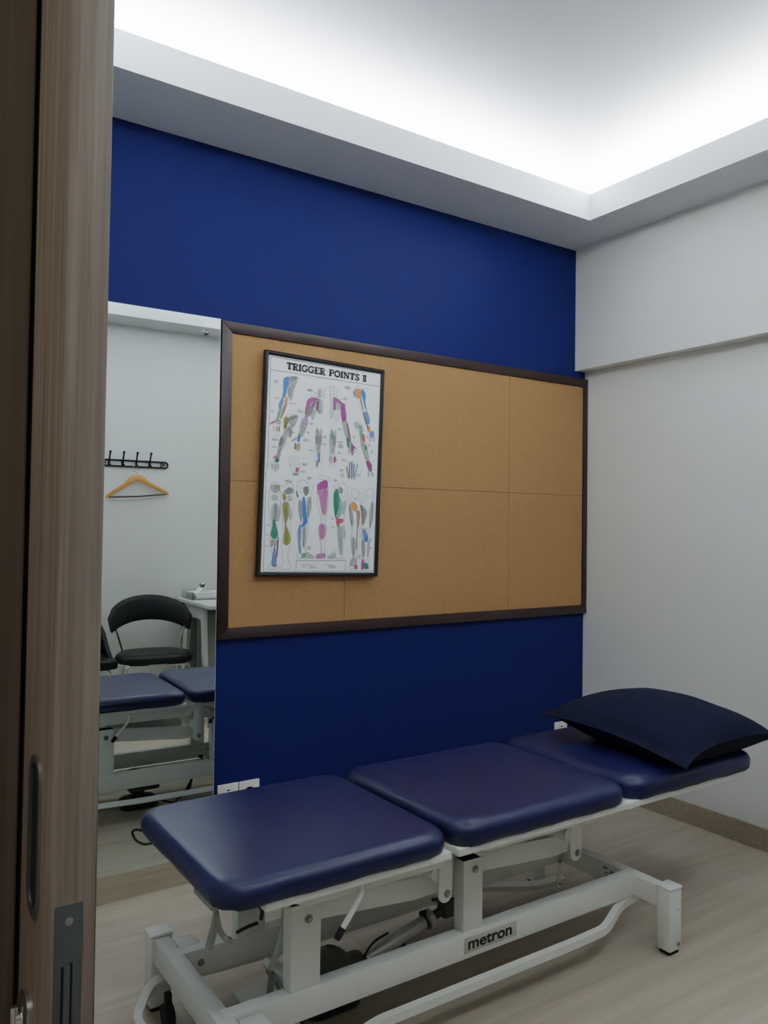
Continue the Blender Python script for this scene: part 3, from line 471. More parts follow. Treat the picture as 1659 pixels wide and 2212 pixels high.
# ------------------------------------------------------------------ treatment table
TX, TY = -1.53, -.985
tb = thing('treatment_table', 'three-section navy vinyl treatment table on white metal hi-lo frame', 'treatment table', (TX, TY, 0))
Y0, Y1 = -1.285, -.69
def cushion(x0, x1, y0, y1, z0, h, rc=.055, re=.032, crown=.005, dim=()):
    mb = MB(); prof = [(.016, z0 + .001), (.008, z0), (.003, z0 + .006), (0, z0 + .018)]
    for k in range(0, 8):
        a = PI / 2 * k / 7
        prof.append((re * (1 - math.cos(a)) , z0 + h - re * .85 + re * .85 * math.sin(a)))
    R = []
    for ins, z in prof:
        R.append([Vector((p[0], p[1], z)) for p in rrect(x0 + ins, x1 - ins, y0 + ins, y1 - ins, max(rc - ins * .6, .012), 8, 10)])
    top = R[-1]; c = Vector(((x0 + x1) / 2, (y0 + y1) / 2, 0))
    for k in range(1, 16):
        s_ = 1 - k / 16.
        R.append([Vector((c.x + (p.x - c.x) * s_, c.y + (p.y - c.y) * s_, z0 + h + crown * (1 - s_ ** 2))) for p in top])
    for ring in R[4:]:
        for p in ring:
            for (gx, gy, am, sg) in dim:
                p.z += am * math.exp(-((p.x - gx) ** 2 + (p.y - gy) ** 2) / (2 * sg * sg))
    # gather wrinkles at the stapled lower edge
    for ring in R[:3]:
        for i, p in enumerate(ring): p.z += .0022 * math.sin(i * 1.9) * math.sin(i * .63 + 1)
    mb.rings(R); return mb
c_ = cushion(-2.508, -1.884, Y0, Y1, .499, .057, .07, .034, .006).build('cushion', M['vinyl'], tb, 60)
c_['label'] = 'foot end cushion with rounded outer corners'
c_ = cushion(-1.866, -1.214, Y0, Y1, .499, .060, .06, .032, .006, [(-1.80, -1.225, .006, .03), (-1.765, -1.20, -.004, .025)]).build('cushion', M['vinyl'], tb, 60)
c_['label'] = 'middle cushion'
c_ = cushion(-1.199, -.555, Y0, Y1, .499, .062, .06, .034, .007, [(-1.135, -1.225, .007, .03), (-1.10, -1.195, -.004, .025), (-1.1, -.98, .003, .05)]).build('cushion', M['vinyl'], tb, 60)
c_['label'] = 'head end cushion under the pillow'
def W(mb, name, parent=None, m='metal_white', sm=35): return mb.build(name, M[m], parent or tb, sm)
# tray frames under the cushions
for (a, b) in ((-2.40, -1.886), (-1.862, -1.216), (-1.214, -.64)):
    mb = MB(); y0, y1 = Y0 + .012, Y1 - .03
    mb.box((a, y0, .480), (b, y0 + .028, .4995), .002); mb.box((a, y1 - .028, .480), (b, y1, .4995), .002)
    mb.box((a, y0 + .028, .480), (a + .028, y1 - .028, .4995), .002); mb.box((b - .028, y0 + .028, .480), (b, y1 - .028, .4995), .002)
    mb.box((a + .028, y0 + .028, .490), (b - .028, y1 - .028, .4985))
    if b > -.7: mb.box((a - .004, y0 - .001, .478), (a + .03, y0 + .03, .497), .003)
    W(mb, 'section_frame')
# deck chassis carrying the sections
mb = MB()
for y0, y1 in ((-1.195, -1.16), (-.81, -.775)):
    mb.prism([(-2.33, .4797), (-2.33, .455), (-2.25, .425), (-1.86, .425), (-1.80, .4797)], 1, y0, y1, 0, .002)
    mb.prism([(-1.79, .4797), (-1.70, .432), (-1.30, .432), (-1.222, .4797)], 1, y0, y1, 0, .002)
mb.box((-2.30, -1.16, .44), (-2.26, -.81, .4795), .002); mb.box((-1.83, -1.16, .44), (-1.79, -.81, .4795), .002); mb.box((-1.30, -1.16, .44), (-1.26, -.81, .4795), .002)
W(mb, 'deck_chassis')
# base: two long beams, two cross bars, four feet
BF0, BF1, BB0, BB1 = -1.145, -1.105, -.83, -.79
for (y0, y1) in ((BF0, BF1), (BB0, BB1)):
    W(MB().box((-2.432, y0, .128), (-1.017, y1, .20), .004), 'base_beam')
FX = ((-2.467, -2.4), (-1.043, -.977))
for k, (x0, x1) in enumerate(FX):
    xa = (-2.4545, -2.412) if k == 0 else (-1.030, -.988)
    W(MB().box((xa[0] - (.0 if k else .0), -1.245, .131), (xa[1], -.712, .198), .004), 'cross_bar')
    for (y0, y1) in ((-1.293, -1.243), (-.712, -.662)):
        lg = W(MB().box((x0 + .004, y0, .012), (x1 - .004, y1, .200), .004), 'foot_post')
        W(MB().box((x0 + .002, y0 - .002, .2), (x1 - .002, y1 + .002, .2075), .0025), 'end_cap', lg)
        MB().box((x0 + .010, y0 + .006, 0), (x1 - .010, y1 - .006, .0122), .002).build('rubber_pad', M['rubber'], lg)
        yo = y0 if y0 < -1 else y1; sg = -1 if y0 < -1 else 1
        b = MB(); b.tube([(x1 - .022, yo + sg * .0001, .032), (x1 - .022, yo + sg * .004, .032), (x1 - .022, yo + sg * .0055, .032)], [.0058, .0058, .004], 14); b.build('bolt', M['steel'], lg)
        if y0 < -1 and k == 1:
            b = MB(); b.tube([(x1 - .022, yo, .137), (x1 - .022, yo - .0008, .137)], .0035, 12); b.build('hole_plug', M['alu'], lg)
# stub blocks on the inner end of the cross bar
W(MB().box((-2.412, -.800, .155), (-2.358, -.742, .2015), .004), 'stub_block')
W(MB().box((-2.4115, -1.225, .155), (-2.352, -1.165, .2015), .004), 'stub_block')
def bolt(x, y, z, sg, parent, r=.0105):
    b = MB(); b.tube([(x, y, z), (x, y + sg * .0025, z)], r, 22); b.tube([(x, y + sg * .0025, z), (x, y + sg * .006, z), (x, y + sg * .0075, z)], [r * .62, r * .62, r * .45], 18)
    return b.build('bolt', M['steel'], parent)
# upright posts with their pivot bolts
for (x0, x1, zt) in ((-2.268, -2.186, .402), (-1.737, -1.667, .392)):
    for (y0, y1) in ((-1.142, -1.100), (-.835, -.793)):
        po = W(MB().box((x0, y0, .1995), (x1, y1, zt), .003), 'upright_post')
        MB().box((x0 + .006, y0 + .005, zt - .001), (x1 - .006, y1 - .005, zt + .0012)).build('open_top', M['hole'], po, 0)
        W(MB().box((x0 - .002, y0 - .002, zt - .004), (x1 + .002, y0 + .002, zt + .004), .001), 'top_lip', po)
        front = y0 < -1
        bolt((x0 + x1) / 2 + .006, y0 if front else y1, .367, -1 if front else 1, po)
# swinging lift arms: channel with cut ends
def arm(x0, z0, x1, z1, ya, yb, hgt):
    mb = MB(); dx, dz = x1 - x0, z1 - z0; L_ = math.hypot(dx, dz); ux, uz = dx / L_, dz / L_; nx, nz = -uz, ux
    def q(s_, t_): return (x0 + ux * s_ + nx * t_, z0 + uz * s_ + nz * t_)
    pl = [q(-.035, .028), q(-.035, -.025), q(.045, -hgt), q(L_ - .05, -hgt), q(L_ + .025, -.022), q(L_ + .025, .022), q(L_ - .01, .030)]
    mb.prism(pl, 1, ya, ya + .005, 0, .001); mb.prism(pl, 1, yb - .005, yb, 0, .001)
    tp = [q(.02, .0305), q(.02, .0265), q(L_ - .05, .0265), q(L_ - .05, .0305)]
    mb.prism(tp, 1, ya + .0049, yb - .0049)
    return mb
W(arm(-2.222, .367, -1.812, .331, -1.095, -.842, .030), 'lift_arm')
W(arm(-1.704, .365, -1.302, .333, -1.095, -.842, .030), 'lift_arm')
# hanging brackets with rounded ends and cross tubes
def hang(xc, zb, zt, y0, y1):
    mb = MB(); r = .0225
    pl = [(xc + r, zt), (xc - r, zt)] + [(xc + r * math.cos(PI + PI * k / 12), zb + r + r * math.sin(PI + PI * k / 12)) for k in range(13)]
    mb.prism(pl, 1, y0, y1, 0, .0015); return mb
for xc in (-1.808, -1.302):
    for (y0, y1, sg) in ((-1.153, -1.1455, -1), (-.787, -.7795, 1)):
        br = W(hang(xc, .305, .4795, y0, y1), 'hanger_bracket')
        bolt(xc + .004, y0 if sg < 0 else y1, .329, sg, br)
    W(MB().tube([(xc - .022, -1.1452, .385), (xc - .022, -.7872, .385)], .021, 20), 'cross_tube')
# deck gusset plates beside the posts
for x in (-2.16, -1.655):
    W(MB().prism([(x, .4795), (x + .30, .4795), (x + .05, .375), (x, .36)], 1, -1.09, -1.085), 'gusset')
# far side gas strut
st_ = W(MB().tube([(-1.755, -.765, .30), (-1.755, -.765, .385)], .008, 12), 'strut')
MB().tube([(-1.755, -.765, .3845), (-1.755, -.765, .402)], .0085, 12).build('black_tip', M['blk_plastic'], st_)
# section adjusting levers
def lever(y, sg, nm='adjusting_lever'):
    pts = catmull([(-2.142, y + .012 * -sg, .482), (-2.136, y, .462), (-2.149, y + sg * .006, .438), (-2.196, y + sg * .012, .384)], False, 6)
    l_ = W(MB().tube(pts, .0068, 12), nm)
    p = Vector(pts[-1]); dd_ = (Vector(pts[-1]) - Vector(pts[-2])).normalized()
    MB().tube([p - dd_ * .002, p + dd_ * .020, p + dd_ * .026], [.0085, .0085, .006], 12).build('lever_grip', M['blk_plastic'], l_)
lever(-1.245, -1); lever(-.735, 1)
# foot rail looped round the base
RZ = .085
def fillet(pts, r=.05, n=5, closed=True):
    P = [Vector(p) for p in pts]; out = []; m_ = len(P)
    for i in range(m_):
        if not closed and i in (0, m_ - 1): out.append(P[i]); continue
        a, b, c = P[i - 1], P[i], P[(i + 1) % m_]
        u = (a - b); v = (c - b); rr = min(r, u.length * .45, v.length * .45); u.normalize(); v.normalize()
        p0, p1 = b + u * rr, b + v * rr
        for k in range(n + 1):
            t_ = k / n; out.append(p0 * (1 - t_) ** 2 + b * 2 * t_ * (1 - t_) + p1 * t_ ** 2)
    return out
fr_ = fillet([(-.995, -1.13, .118), (-1.09, -1.142, .113), (-1.215, -1.190, .090), (-1.36, -1.195, .090), (-2.06, -1.195, .090), (-2.24, -1.215, .05), (-2.50, -1.215, .05), (-2.53, -1.13, .055), (-2.53, -.80, .055),
              (-2.468, -.735, .098), (-2.30, -.742, .090), (-2.10, -.742, .084), (-1.36, -.742, .085), (-1.25, -.765, .070), (-1.12, -.808, .058), (-.998, -.812, .056)], .03, 3, False)
W(MB().tube(fr_, .0158, 4, square=True), 'foot_rail')
for y in (-1.128,):
    W(MB().box((-1.012, y - .012, .104), (-.992, y + .012, .1315), .002), 'rail_bracket')
l_ = W(MB().box((-1.047, -.8345, .040), (-1.031, -.8305, .150), .001), 'rail_link')
bolt(-1.039, -.8345, .134, -1, l_, .006); bolt(-1.039, -.8345, .055, -1, l_, .006)
cs = MB(); cs.tube([(-2.452, -.79, .03), (-2.430, -.79, .03)], .030, 22); cs.box((-2.449, -.80, .03), (-2.433, -.78, .09), .003)
cs.build('castor', M['blk_plastic'], tb)
# linear actuator, its joint and the motor
ac = MB(); A_, B_ = Vector((-1.955, -.955, .098)), Vector((-1.715, -.955, .156)); ac.tube([A_, B_], .0195, 22)
ao = ac.build('actuator', M['alu'], tb); ao['label'] = 'grey metal lifting cylinder'
dv = (B_ - A_).normalized()
r_ = MB(); r_.tube([B_ - dv * .006, B_ + dv * .012], .028, 24); r_.tube([B_ - dv * .016, B_ - dv * .010], .0215, 24, 1); r_.box((B_.x - .03, B_.y - .006, B_.z + .018), (B_.x - .008, B_.y + .006, B_.z + .030), .002, 1)
r_.build('collar', [M['alu'], M['blk_plastic']], ao)
r_ = MB(); r_.tube([B_ + dv * .012, B_ + dv * .05], .013, 14); r_.box((-1.668, -.975, .15), (-1.63, -.935, .195), .006); r_.ball((-1.655, -.955, .205), .016, 0, 14); r_.tube([(-1.70, -.955, .21), (-1.60, -.955, .187)], .005, 10)
r_.build('clevis_joint', M['motor'], ao)
mo = MB(); mo.tube([(-2.04, -.952, .055), (-2.04, -.952, .07), (-2.04, -.952, .125), (-2.035, -.952, .148), (-2.03, -.952, .158), (-2.03, -.952, .161)], [.030, .044, .05, .045, .028, .008], 26)
mo.box((-2.02, -.985, .065), (-1.94, -.92, .125), .012)
m_ = mo.build('motor', M['motor'], tb); m_['label'] = 'olive grey motor housing'
W(MB().box((-2.31, -1.0, .100), (-1.95, -.90, .1045), .001), 'motor_tray')
# tilt linkage at the foot end: curved strap, rods and fork
lk = MB()
strap = catmull([(-2.232, -1.06, .40), (-2.236, -1.06, .33), (-2.252, -1.045, .255), (-2.262, -1.03, .215)], False, 6)
for i in range(len(strap) - 1):
    p, q_ = strap[i], strap[i + 1]; wd = .035 * (1 - i / len(strap)) + .010
    lk.bm.faces.new([lk.bm.verts.new(v) for v in ((p.x - wd / 2, p.y, p.z), (p.x + wd / 2, p.y, p.z), (q_.x + wd / 2, q_.y, q_.z), (q_.x - wd / 2, q_.y, q_.z))])
lk.tube([(-2.262, -1.03, .215), (-2.262, -1.0, .212)], .011, 14)
lk.tube([(-2.245, -1.0, .205), (-2.215, -1.06, .178)], .013, 14)
lo = W(lk, 'linkage_strap')
fk = MB(); apex = Vector((-2.244, -1.0, .182))
fk.tube([apex + Vector((0, .012, 0)), apex - Vector((0, .006, 0))], .014, 18)
for e_, wd in (((-2.272, -1.02, .045), .010), ((-2.212, -1.01, .088), .0055)):
    fk.tube([apex, e_], wd, 8)
fk.tube([(-2.268, -1.02, .045), (-2.205, -1.02, .085)], .008, 8)
W(fk, 'pedal_fork', None, 'steel')
for a, b in (((-2.244, -1.006, .182), (-2.254, -1.098, .184)), ((-2.212, -1.0, .091), (-2.222, -1.104, .094))):
    rd = MB(); rd.tube([a, b], .0055, 14); o = rd.build('pedal_rod', M['chrome'], tb); o['label'] = 'short chrome pedal rod'
W(MB().box((-2.225, -1.03, .072), (-2.19, -1.0, .098), .004), 'rod_block')
bolt(-2.368, -.8305, .165, -1, tb, .009)
# paper roll holder hanging from the foot end
hb = MB()
def flat(mb, pts, w, th, ax=Vector((0, 1, 0))):
    P = [Vector(p) for p in pts]; rows = []
    for i, p in enumerate(P):
        t_ = (P[min(i + 1, len(P) - 1)] - P[max(i - 1, 0)]).normalized(); s_ = t_.cross(ax).normalized()
        ww = w[i] if isinstance(w, list) else w
        rows.append([p + s_ * th / 2 + ax * ww / 2, p + s_ * th / 2 - ax * ww / 2, p - s_ * th / 2 - ax * ww / 2, p - s_ * th / 2 + ax * ww / 2])
    mb.rings(rows)
flat(hb, catmull([(-2.492, -1.2, .500), (-2.483, -1.2, .474), (-2.487, -1.2, .44), (-2.498, -1.2, .398)], False, 5), [.010] * 6 + [.014] * 5 + [.018] * 5, .010)
flat(hb, catmull([(-2.483, -1.2, .476), (-2.475, -1.2, .438), (-2.461, -1.2, .411), (-2.446, -1.2, .402)], False, 5), [.010] * 6 + [.014] * 5 + [.018] * 5, .010)
o = hb.build('roll_holder', M['steel'], tb); o['label'] = 'forked steel paper roll holder'
r_ = MB(); r_.tube([(-2.479, -1.195, .443), (-2.459, -1.205, .411)], .0045, 12); r_.build('holder_pin', M['chrome'], o)
r_ = MB(); r_.box((-2.5, -1.215, .485), (-2.491, -1.11, .4985), .002); r_.build('holder_bar', M['steel'], o)
# cord loops under the foot end
for pts, rr in (([(-2.496, -.715, .498), (-2.5, -.685, .491), (-2.503, -.664, .478), (-2.5, -.685, .464), (-2.496, -.74, .470), (-2.49, -.79, .488)], .0032),
                ([(-2.40, -1.2, .476), (-2.37, -1.19, .45), (-2.365, -1.18, .42)], .0045), ([(-2.42, -1.17, .40), (-2.39, -1.165, .403), (-2.365, -1.16, .402)], .004)):
    lp = MB(); lp.tube(catmull(pts, False, 6), rr, 10); lp.build('cord', M['blk_plastic'], tb)
hs = MB(); hs.tube(catmull([(-1.955, -.97, .10), (-1.95, -.975, .125), (-1.93, -.97, .143), (-1.90, -.96, .150), (-1.855, -.95, .152)], False, 6), .0032, 10)
hs.build('motor_cable', M['blk_plastic'], tb)
# thin black bent wires beside the post tops
for x0 in (-2.19, -1.665):
    wr = MB(); wr.tube([(x0, -1.155, .412), (x0 + .06, -1.155, .423)], .0016, 6); wr.build('wire_clip', M['blk_plastic'], tb)
# nameplate on the front beam
np_ = MB(); np_.box((-1.736, BF0 - .0008, .1435), (-1.541, BF0 + .0005, .186), .0003)
no = np_.build('nameplate', M['sticker'], tb); no['label'] = 'beige nameplate with black lettering'
def text_mesh(txt, size, bold):
    cu = bpy.data.curves.new('lettering', 'FONT'); cu.body = txt; cu.size = size; cu.offset = bold; cu.extrude = .0; cu.resolution_u = 6
    cu.space_character = 1.0
    ob = bpy.data.objects.new('lettering_tmp', cu); C.objects.link(ob); bpy.context.view_layer.update()
    dg = bpy.context.evaluated_depsgraph_get(); me = bpy.data.meshes.new_from_object(ob.evaluated_get(dg))
    bpy.data.objects.remove(ob); bpy.data.curves.remove(cu); return me
me = text_mesh('metron', .05, .0012)
xs = [v.co.x for v in me.vertices]; ys = [v.co.y for v in me.vertices]
x0, x1_, y0, y1_ = min(xs), max(xs), min(ys), max(ys)
LX0_, LX1_, LZ0_, LZ1_ = -1.722, -1.560, .1515, .1795
base = parent_world(no)
for v in me.vertices:
    v.co = Vector((LX0_ + (v.co.x - x0) / (x1_ - x0) * (LX1_ - LX0_), BF0 - .0013, LZ0_ + (v.co.y - y0) / (y1_ - y0) * (LZ1_ - LZ0_))) - base
me.materials.append(M['ink']); me.name = 'lettering'
lo_ = bpy.data.objects.new('lettering', me); C.objects.link(lo_); lo_.parent = no; lo_['label'] = 'bold black lowercase lettering'
# rating label on the inner face of the far cross bar
rl = MB(); xs_ = -1.0302
rl.box((xs_ - .0006, -1.09, .150), (xs_ + .0004, -1.02, .188), 0, 0)
for (ya, yb, za, zb, m__) in ((-1.03, -1.026, .176, .184, 1), (-1.04, -1.036, .176, .184, 1), (-1.05, -1.031, .164, .1665, 2), (-1.056, -1.046, .158, .1605, 2), (-1.072, -1.068, .166, .178, 1), (-1.064, -1.055, .168, .178, 2), (-1.045, -1.033, .155, .158, 2)):
    rl.box((xs_ - .0012, ya, za), (xs_ - .0004, yb, zb), 0, m__)
ro = rl.build('rating_label', [M['metal_white'], M['ink'], M['line']], tb, 0); ro['label'] = 'small printed rating label'

# ------------------------------------------------------------------ pillow
PA_, PB_, PC_, PD_ = Vector((-1.075, -.765, .645)), Vector((-1.035, -1.345, .588)), Vector((-.44, -1.32, .580)), Vector((-.44, -.76, .625))
def pil(u, v, top):
    a = (u + 1) / 2; b = (v + 1) / 2     # u: A->D side, v: back(-) -> front(+)
    p = (PA_ * (1 - a) + PD_ * a) * (1 - b) + (PB_ * (1 - a) + PC_ * a) * b
    s_ = lambda t: max(0., 1 - (abs(t) / .93) ** 2.3)
    f_ = (s_(u) * s_(v)) ** .52
    # edges lift between the corners, corners stay low
    lift = (.050 * (1 - u ** 4) if v > 0 else .030 * (1 - u * u)) * (abs(v) ** 3) + .020 * (1 - v * v) * (abs(u) ** 3)
    pin = .014
    c = (PA_ + PB_ + PC_ + PD_) / 4
    p = p + (Vector((c.x, p.y, p.z)) - p) * (pin * 2 * (abs(u) ** 4) * (1 - v * v)) + (Vector((p.x, c.y, p.z)) - p) * (pin * 2 * (abs(v) ** 4) * (1 - u * u))
    wr_ = .0025 * math.sin(9 * u + 4 * v) * math.sin(5 * v - 3 * u) * f_
    z = p.z + lift + (f_ * .112 + .0012 + wr_ if top else -f_ * .085 - .0012)
    if not top: z = max(z, .5705 + .004 * (1 - f_))
    else: z = max(z, .576)
    return Vector((p.x, p.y, z))
mb = MB(); n = 44
V = {}
for side in (1, 0):
    for i in range(n + 1):
        for j in range(n + 1):
            u = -1 + 2 * i / n; v = -1 + 2 * j / n
            V[side, i, j] = mb.bm.verts.new(pil(u, v, side))
fs = []
for side in (1, 0):
    for i in range(n):
        for j in range(n):
            fs.append(mb.bm.faces.new((V[side, i, j], V[side, i + 1, j], V[side, i + 1, j + 1], V[side, i, j + 1])))
for k in range(n):
    for (a, b) in (((k, 0), (k + 1, 0)), ((k, n), (k + 1, n)), ((0, k), (0, k + 1)), ((n, k), (n, k + 1))):
        fs.append(mb.bm.faces.new((V[1, a[0], a[1]], V[1, b[0], b[1]], V[0, b[0], b[1]], V[0, a[0], a[1]])))
bmesh.ops.recalc_face_normals(mb.bm, faces=fs)
pw = mb.build('pillow', M['cloth'], None, 80)
tag(pw, 'plump dark navy pillow lying on head end of treatment table', 'pillow')

# ------------------------------------------------------------------ things seen in the mirror, on the far side of the room
# coat rack
YR = DY
cr = thing('coat_rack', 'black wire coat rack with four ball-tipped hooks, on white wall', 'coat rack', (-1.540, YR, 1.740))
mb = MB()
def stadium(xa, xb, zc, r, y, n=10):
    return [(xb - r + r * math.cos(-PI / 2 + PI * k / n), y, zc + r * math.sin(-PI / 2 + PI * k / n)) for k in range(n + 1)] + [(xa + r + r * math.cos(PI / 2 + PI * k / n), y, zc + r * math.sin(PI / 2 + PI * k / n)) for k in range(n + 1)]
mb.tube(stadium(-1.770, -1.310, 1.742, .021, YR + .008), .0058, 10, closed=True)
for x in (-1.730, -1.635, -1.540, -1.443, -1.360, -1.347): mb.tube([(x, YR + .007, 1.721), (x, YR + .007, 1.763)], .005 if x < -1.4 else .0032, 8)
for x in (-1.755, -1.337): mb.tube([(x, YR + .001, 1.742), (x, YR + .011, 1.742)], .006, 12)
mb.build('rail', M['black'], cr)
for x in (-1.730, -1.635, -1.540, -1.443):
    hk = MB(); hk.tube(catmull([(x, YR + .01, 1.725), (x, YR + .016, 1.75), (x, YR + .032, 1.79), (x, YR + .046, 1.815)], False, 5), .0058, 10); hk.ball((x, YR + .047, 1.818), .0095)
    hk.tube(catmull([(x, YR + .010, 1.738), (x, YR + .022, 1.722), (x, YR + .036, 1.726)], False, 5), .005, 10); hk.ball((x, YR + .038, 1.729), .0085)
    hk.box((x - .009, YR + .005, 1.724), (x + .009, YR + .012, 1.760), .003)
    hk.build('hook', M['black'], cr)
# wooden clothes hanger, hung by its hook on the third coat hook, tilted slightly
hg = thing('clothes_hanger', 'wooden clothes hanger dangling from the black coat rack', 'hanger', (-1.537, YR + .040, 1.712))
HX, HZ = -1.545, 1.662; th_ = math.radians(4.5)
def hp(x, z, y=0.): return (HX + x * math.cos(th_) - z * math.sin(th_), YR + .04 + y, HZ + x * math.sin(th_) + z * math.cos(th_))
prof = [(-.222, -.160), (-.226, -.148), (-.215, -.132), (-.17, -.102), (-.12, -.075), (-.085, -.052), (-.06, -.025), (-.03, -.004), (0, .0), (.03, -.004), (.06, -.025), (.085, -.052), (.12, -.075), (.17, -.102), (.215, -.132), (.226, -.148), (.222, -.160),
        (.200, -.150), (.15, -.122), (.10, -.095), (.05, -.066), (.018, -.047), (0, -.043), (-.018, -.047), (-.05, -.066), (-.10, -.095), (-.15, -.122), (-.200, -.150)]
pr3 = [hp(x, z) for x, z in prof]
mb = MB(); mb.prism([(p[0], p[2]) for p in pr3], 1, YR + .033, YR + .047, 0, .003); mb.build('shoulder', M['hang_wood'], hg)
mb = MB(); mb.tube([hp(-.205, -.150), hp(.0, -.157), hp(.205, -.150)], .0062, 10); mb.build('trouser_bar', M['bar_wood'], hg)
mb = MB(); mb.tube(catmull([hp(0, -.004), hp(.002, .012), hp(-.018, .032), hp(-.020, .052), hp(-.004, .066), hp(.014, .060), hp(.024, .042)], False, 6), .0024, 8); mb.build('wire_hook', M['steel'], hg)

# leatherette chair with curved back
def chair_root(loc, rz, label):
    o = thing('visitor_chair', label, 'chair', loc); return o
def xf(mb, loc, rz):
    m_ = Matrix.Translation(loc) @ Matrix.Rotation(rz, 4, 'Z')
    for v in mb.bm.verts: v.co = m_ @ v.co
    return mb
def chair1(loc, rz):
    o = chair_root(loc, rz, 'black leatherette chair with wide curved backrest, reflected beside the desk')
    # local: faces +Y; seat 0.50 wide, front at +Y
    R = []
    def outl(s_, z, f=1.):
        pts = []
        for k in range(48):
            a = 2 * PI * k / 48; ca, sa = math.cos(a), math.sin(a)
            ex = .55
            x_ = .245 * math.copysign(abs(ca) ** ex, ca); y_ = .205 * math.copysign(abs(sa) ** (.62), sa)
            if y_ < 0: x_ *= 1 - .22 * (-y_ / .205)
            pts.append(Vector((x_ * s_, y_ * s_, z)))
        return pts
    for s_, z in ((.93, .412), (.985, .416), (1., .428), (1., .444), (.975, .458), (.92, .466), (.8, .470), (.55, .470), (.3, .468), (.1, .467)): R.append(outl(s_, z))
    mb = MB(); mb.rings(R); xf(mb, loc, rz).build('seat', M['vinyl_black'], o, 60)
    # backrest: tall crescent wrapped in plan
    mb = MB(); rows = []; n = 30
    for i in range(n + 1):
        u = -1 + 2 * i / n; a = u * 1.02
        x_ = .272 * math.sin(a) / math.sin(1.02); y_ = -.235 + .14 * (1 - math.cos(a)) / (1 - math.cos(1.02)) * .9
        zt = .822 - .098 * u * u - .022 * abs(u) ** 6; zb = .652 - .070 * u * u
        inw = Vector((-math.sin(a) * .7, math.cos(a), 0)).normalized(); th = .040 * (1 - .25 * u * u)
        if abs(u) > .93: th *= .8; zt -= .012; zb += .004
        x_ *= 1.; prof_ = []
        for k in range(14):
            b = 2 * PI * k / 14; cz_ = math.sin(b); cy_ = math.cos(b)
            z_ = (zt + zb) / 2 + (zt - zb) / 2 * math.copysign(abs(cz_) ** .6, cz_)
            t__ = (z_ - zb) / (zt - zb)
            prof_.append(Vector((x_ * (.93 + .07 * t__), y_ - .03 * t__, z_)) + inw * (th / 2 * math.copysign(abs(cy_) ** .7, cy_)))
        rows.append(prof_)
    mb.rings(rows); xf(mb, loc, rz).build('backrest', M['vinyl_black'], o, 60)
    for s_ in (-1, 1):
        mb = MB(); mb.tube(catmull([(s_ * .232, -.135, .62), (s_ * .205, -.13, .54), (s_ * .182, -.125, .46), (s_ * .178, -.12, .42)], False, 6), .0065, 10)
        xf(mb, loc, rz).build('back_rod', M['chrome'], o)
        mb = MB(); mb.tube(fillet([(s_ * .06, .165, .404), (s_ * .195, .165, .404), (s_ * .225, .205, .0)], .03, 6, False), .009, 12); xf(mb, loc, rz).build('leg', M['chrome'], o)
        mb = MB(); mb.tube(fillet([(s_ * .06, -.11, .404), (s_ * .175, -.115, .404), (s_ * .195, -.205, .0)], .03, 6, False), .009, 12); xf(mb, loc, rz).build('leg', M['chrome'], o)
    return o
chair1(Vector((-1.545, -2.46, 0)), math.radians(6))
def chair2(loc, rz):
    o = chair_root(loc, rz, 'black tub chair cut off at the mirror left edge, only its seat corner showing')
    mb = MB(); R = []
    for ins, z in ((.02, .390), (.004, .395), (0, .408), (0, .436), (.006, .446), (.02, .450)): R.append([Vector((p[0], p[1], z)) for p in rrect(-.22 + ins, .22 - ins, -.21 + ins, .21 - ins, .035 - ins * .5, 6, 3)])
    mb.rings(R); xf(mb, loc, rz).build('seat', M['vinyl_black'], o, 60)
    mb = MB(); rows = []; n = 40
    for i in range(n + 1):
        u = -1 + 2 * i / n; a = abs(u)
        # plan: straight arms, round back
        if a > .5: x_ = math.copysign(.205, u); y_ = -.10 + (a - .5) / .5 * .22; nrm = Vector((-math.copysign(1, u), 0, 0))
        else:
            an = u / .5 * PI / 2; x_ = .205 * math.sin(an); y_ = -.10 - .16 * math.cos(an); nrm = Vector((-math.sin(an), math.cos(an), 0)).normalized()
        zt = .80 - .02 * a if a < .25 else .795 - .345 * ((a - .25) / .75) ** .45
        zb = .42; th = .026
        lean = -.05 * max(0, (zt - .5)) * math.cos(min(a / .5, 1) * PI / 2)
        rows.append([Vector((x_, y_, zb)) + nrm * th, Vector((x_, y_, zb)), Vector((x_, y_ + lean, zt - .006)), Vector((x_, y_ + lean, zt)) + nrm * .006, Vector((x_, y_ + lean, zt)) + nrm * (th - .006), Vector((x_, y_ + lean, zt - .006)) + nrm * th])
    mb.rings(rows); xf(mb, loc, rz).build('backrest', M['vinyl_black'], o, 50)
    for sx in (-1, 1):
        for sy in (-1, 1):
            mb = MB(); mb.tube(fillet([(sx * .08, sy * .155, .383), (sx * .175, sy * .155, .383), (sx * .195, sy * .19, .0)], .03, 5, False), .009, 10)
            xf(mb, loc, rz).build('leg', M['chrome'], o)
    return o
chair2(Vector((-2.022, -2.53, 0)), 0)

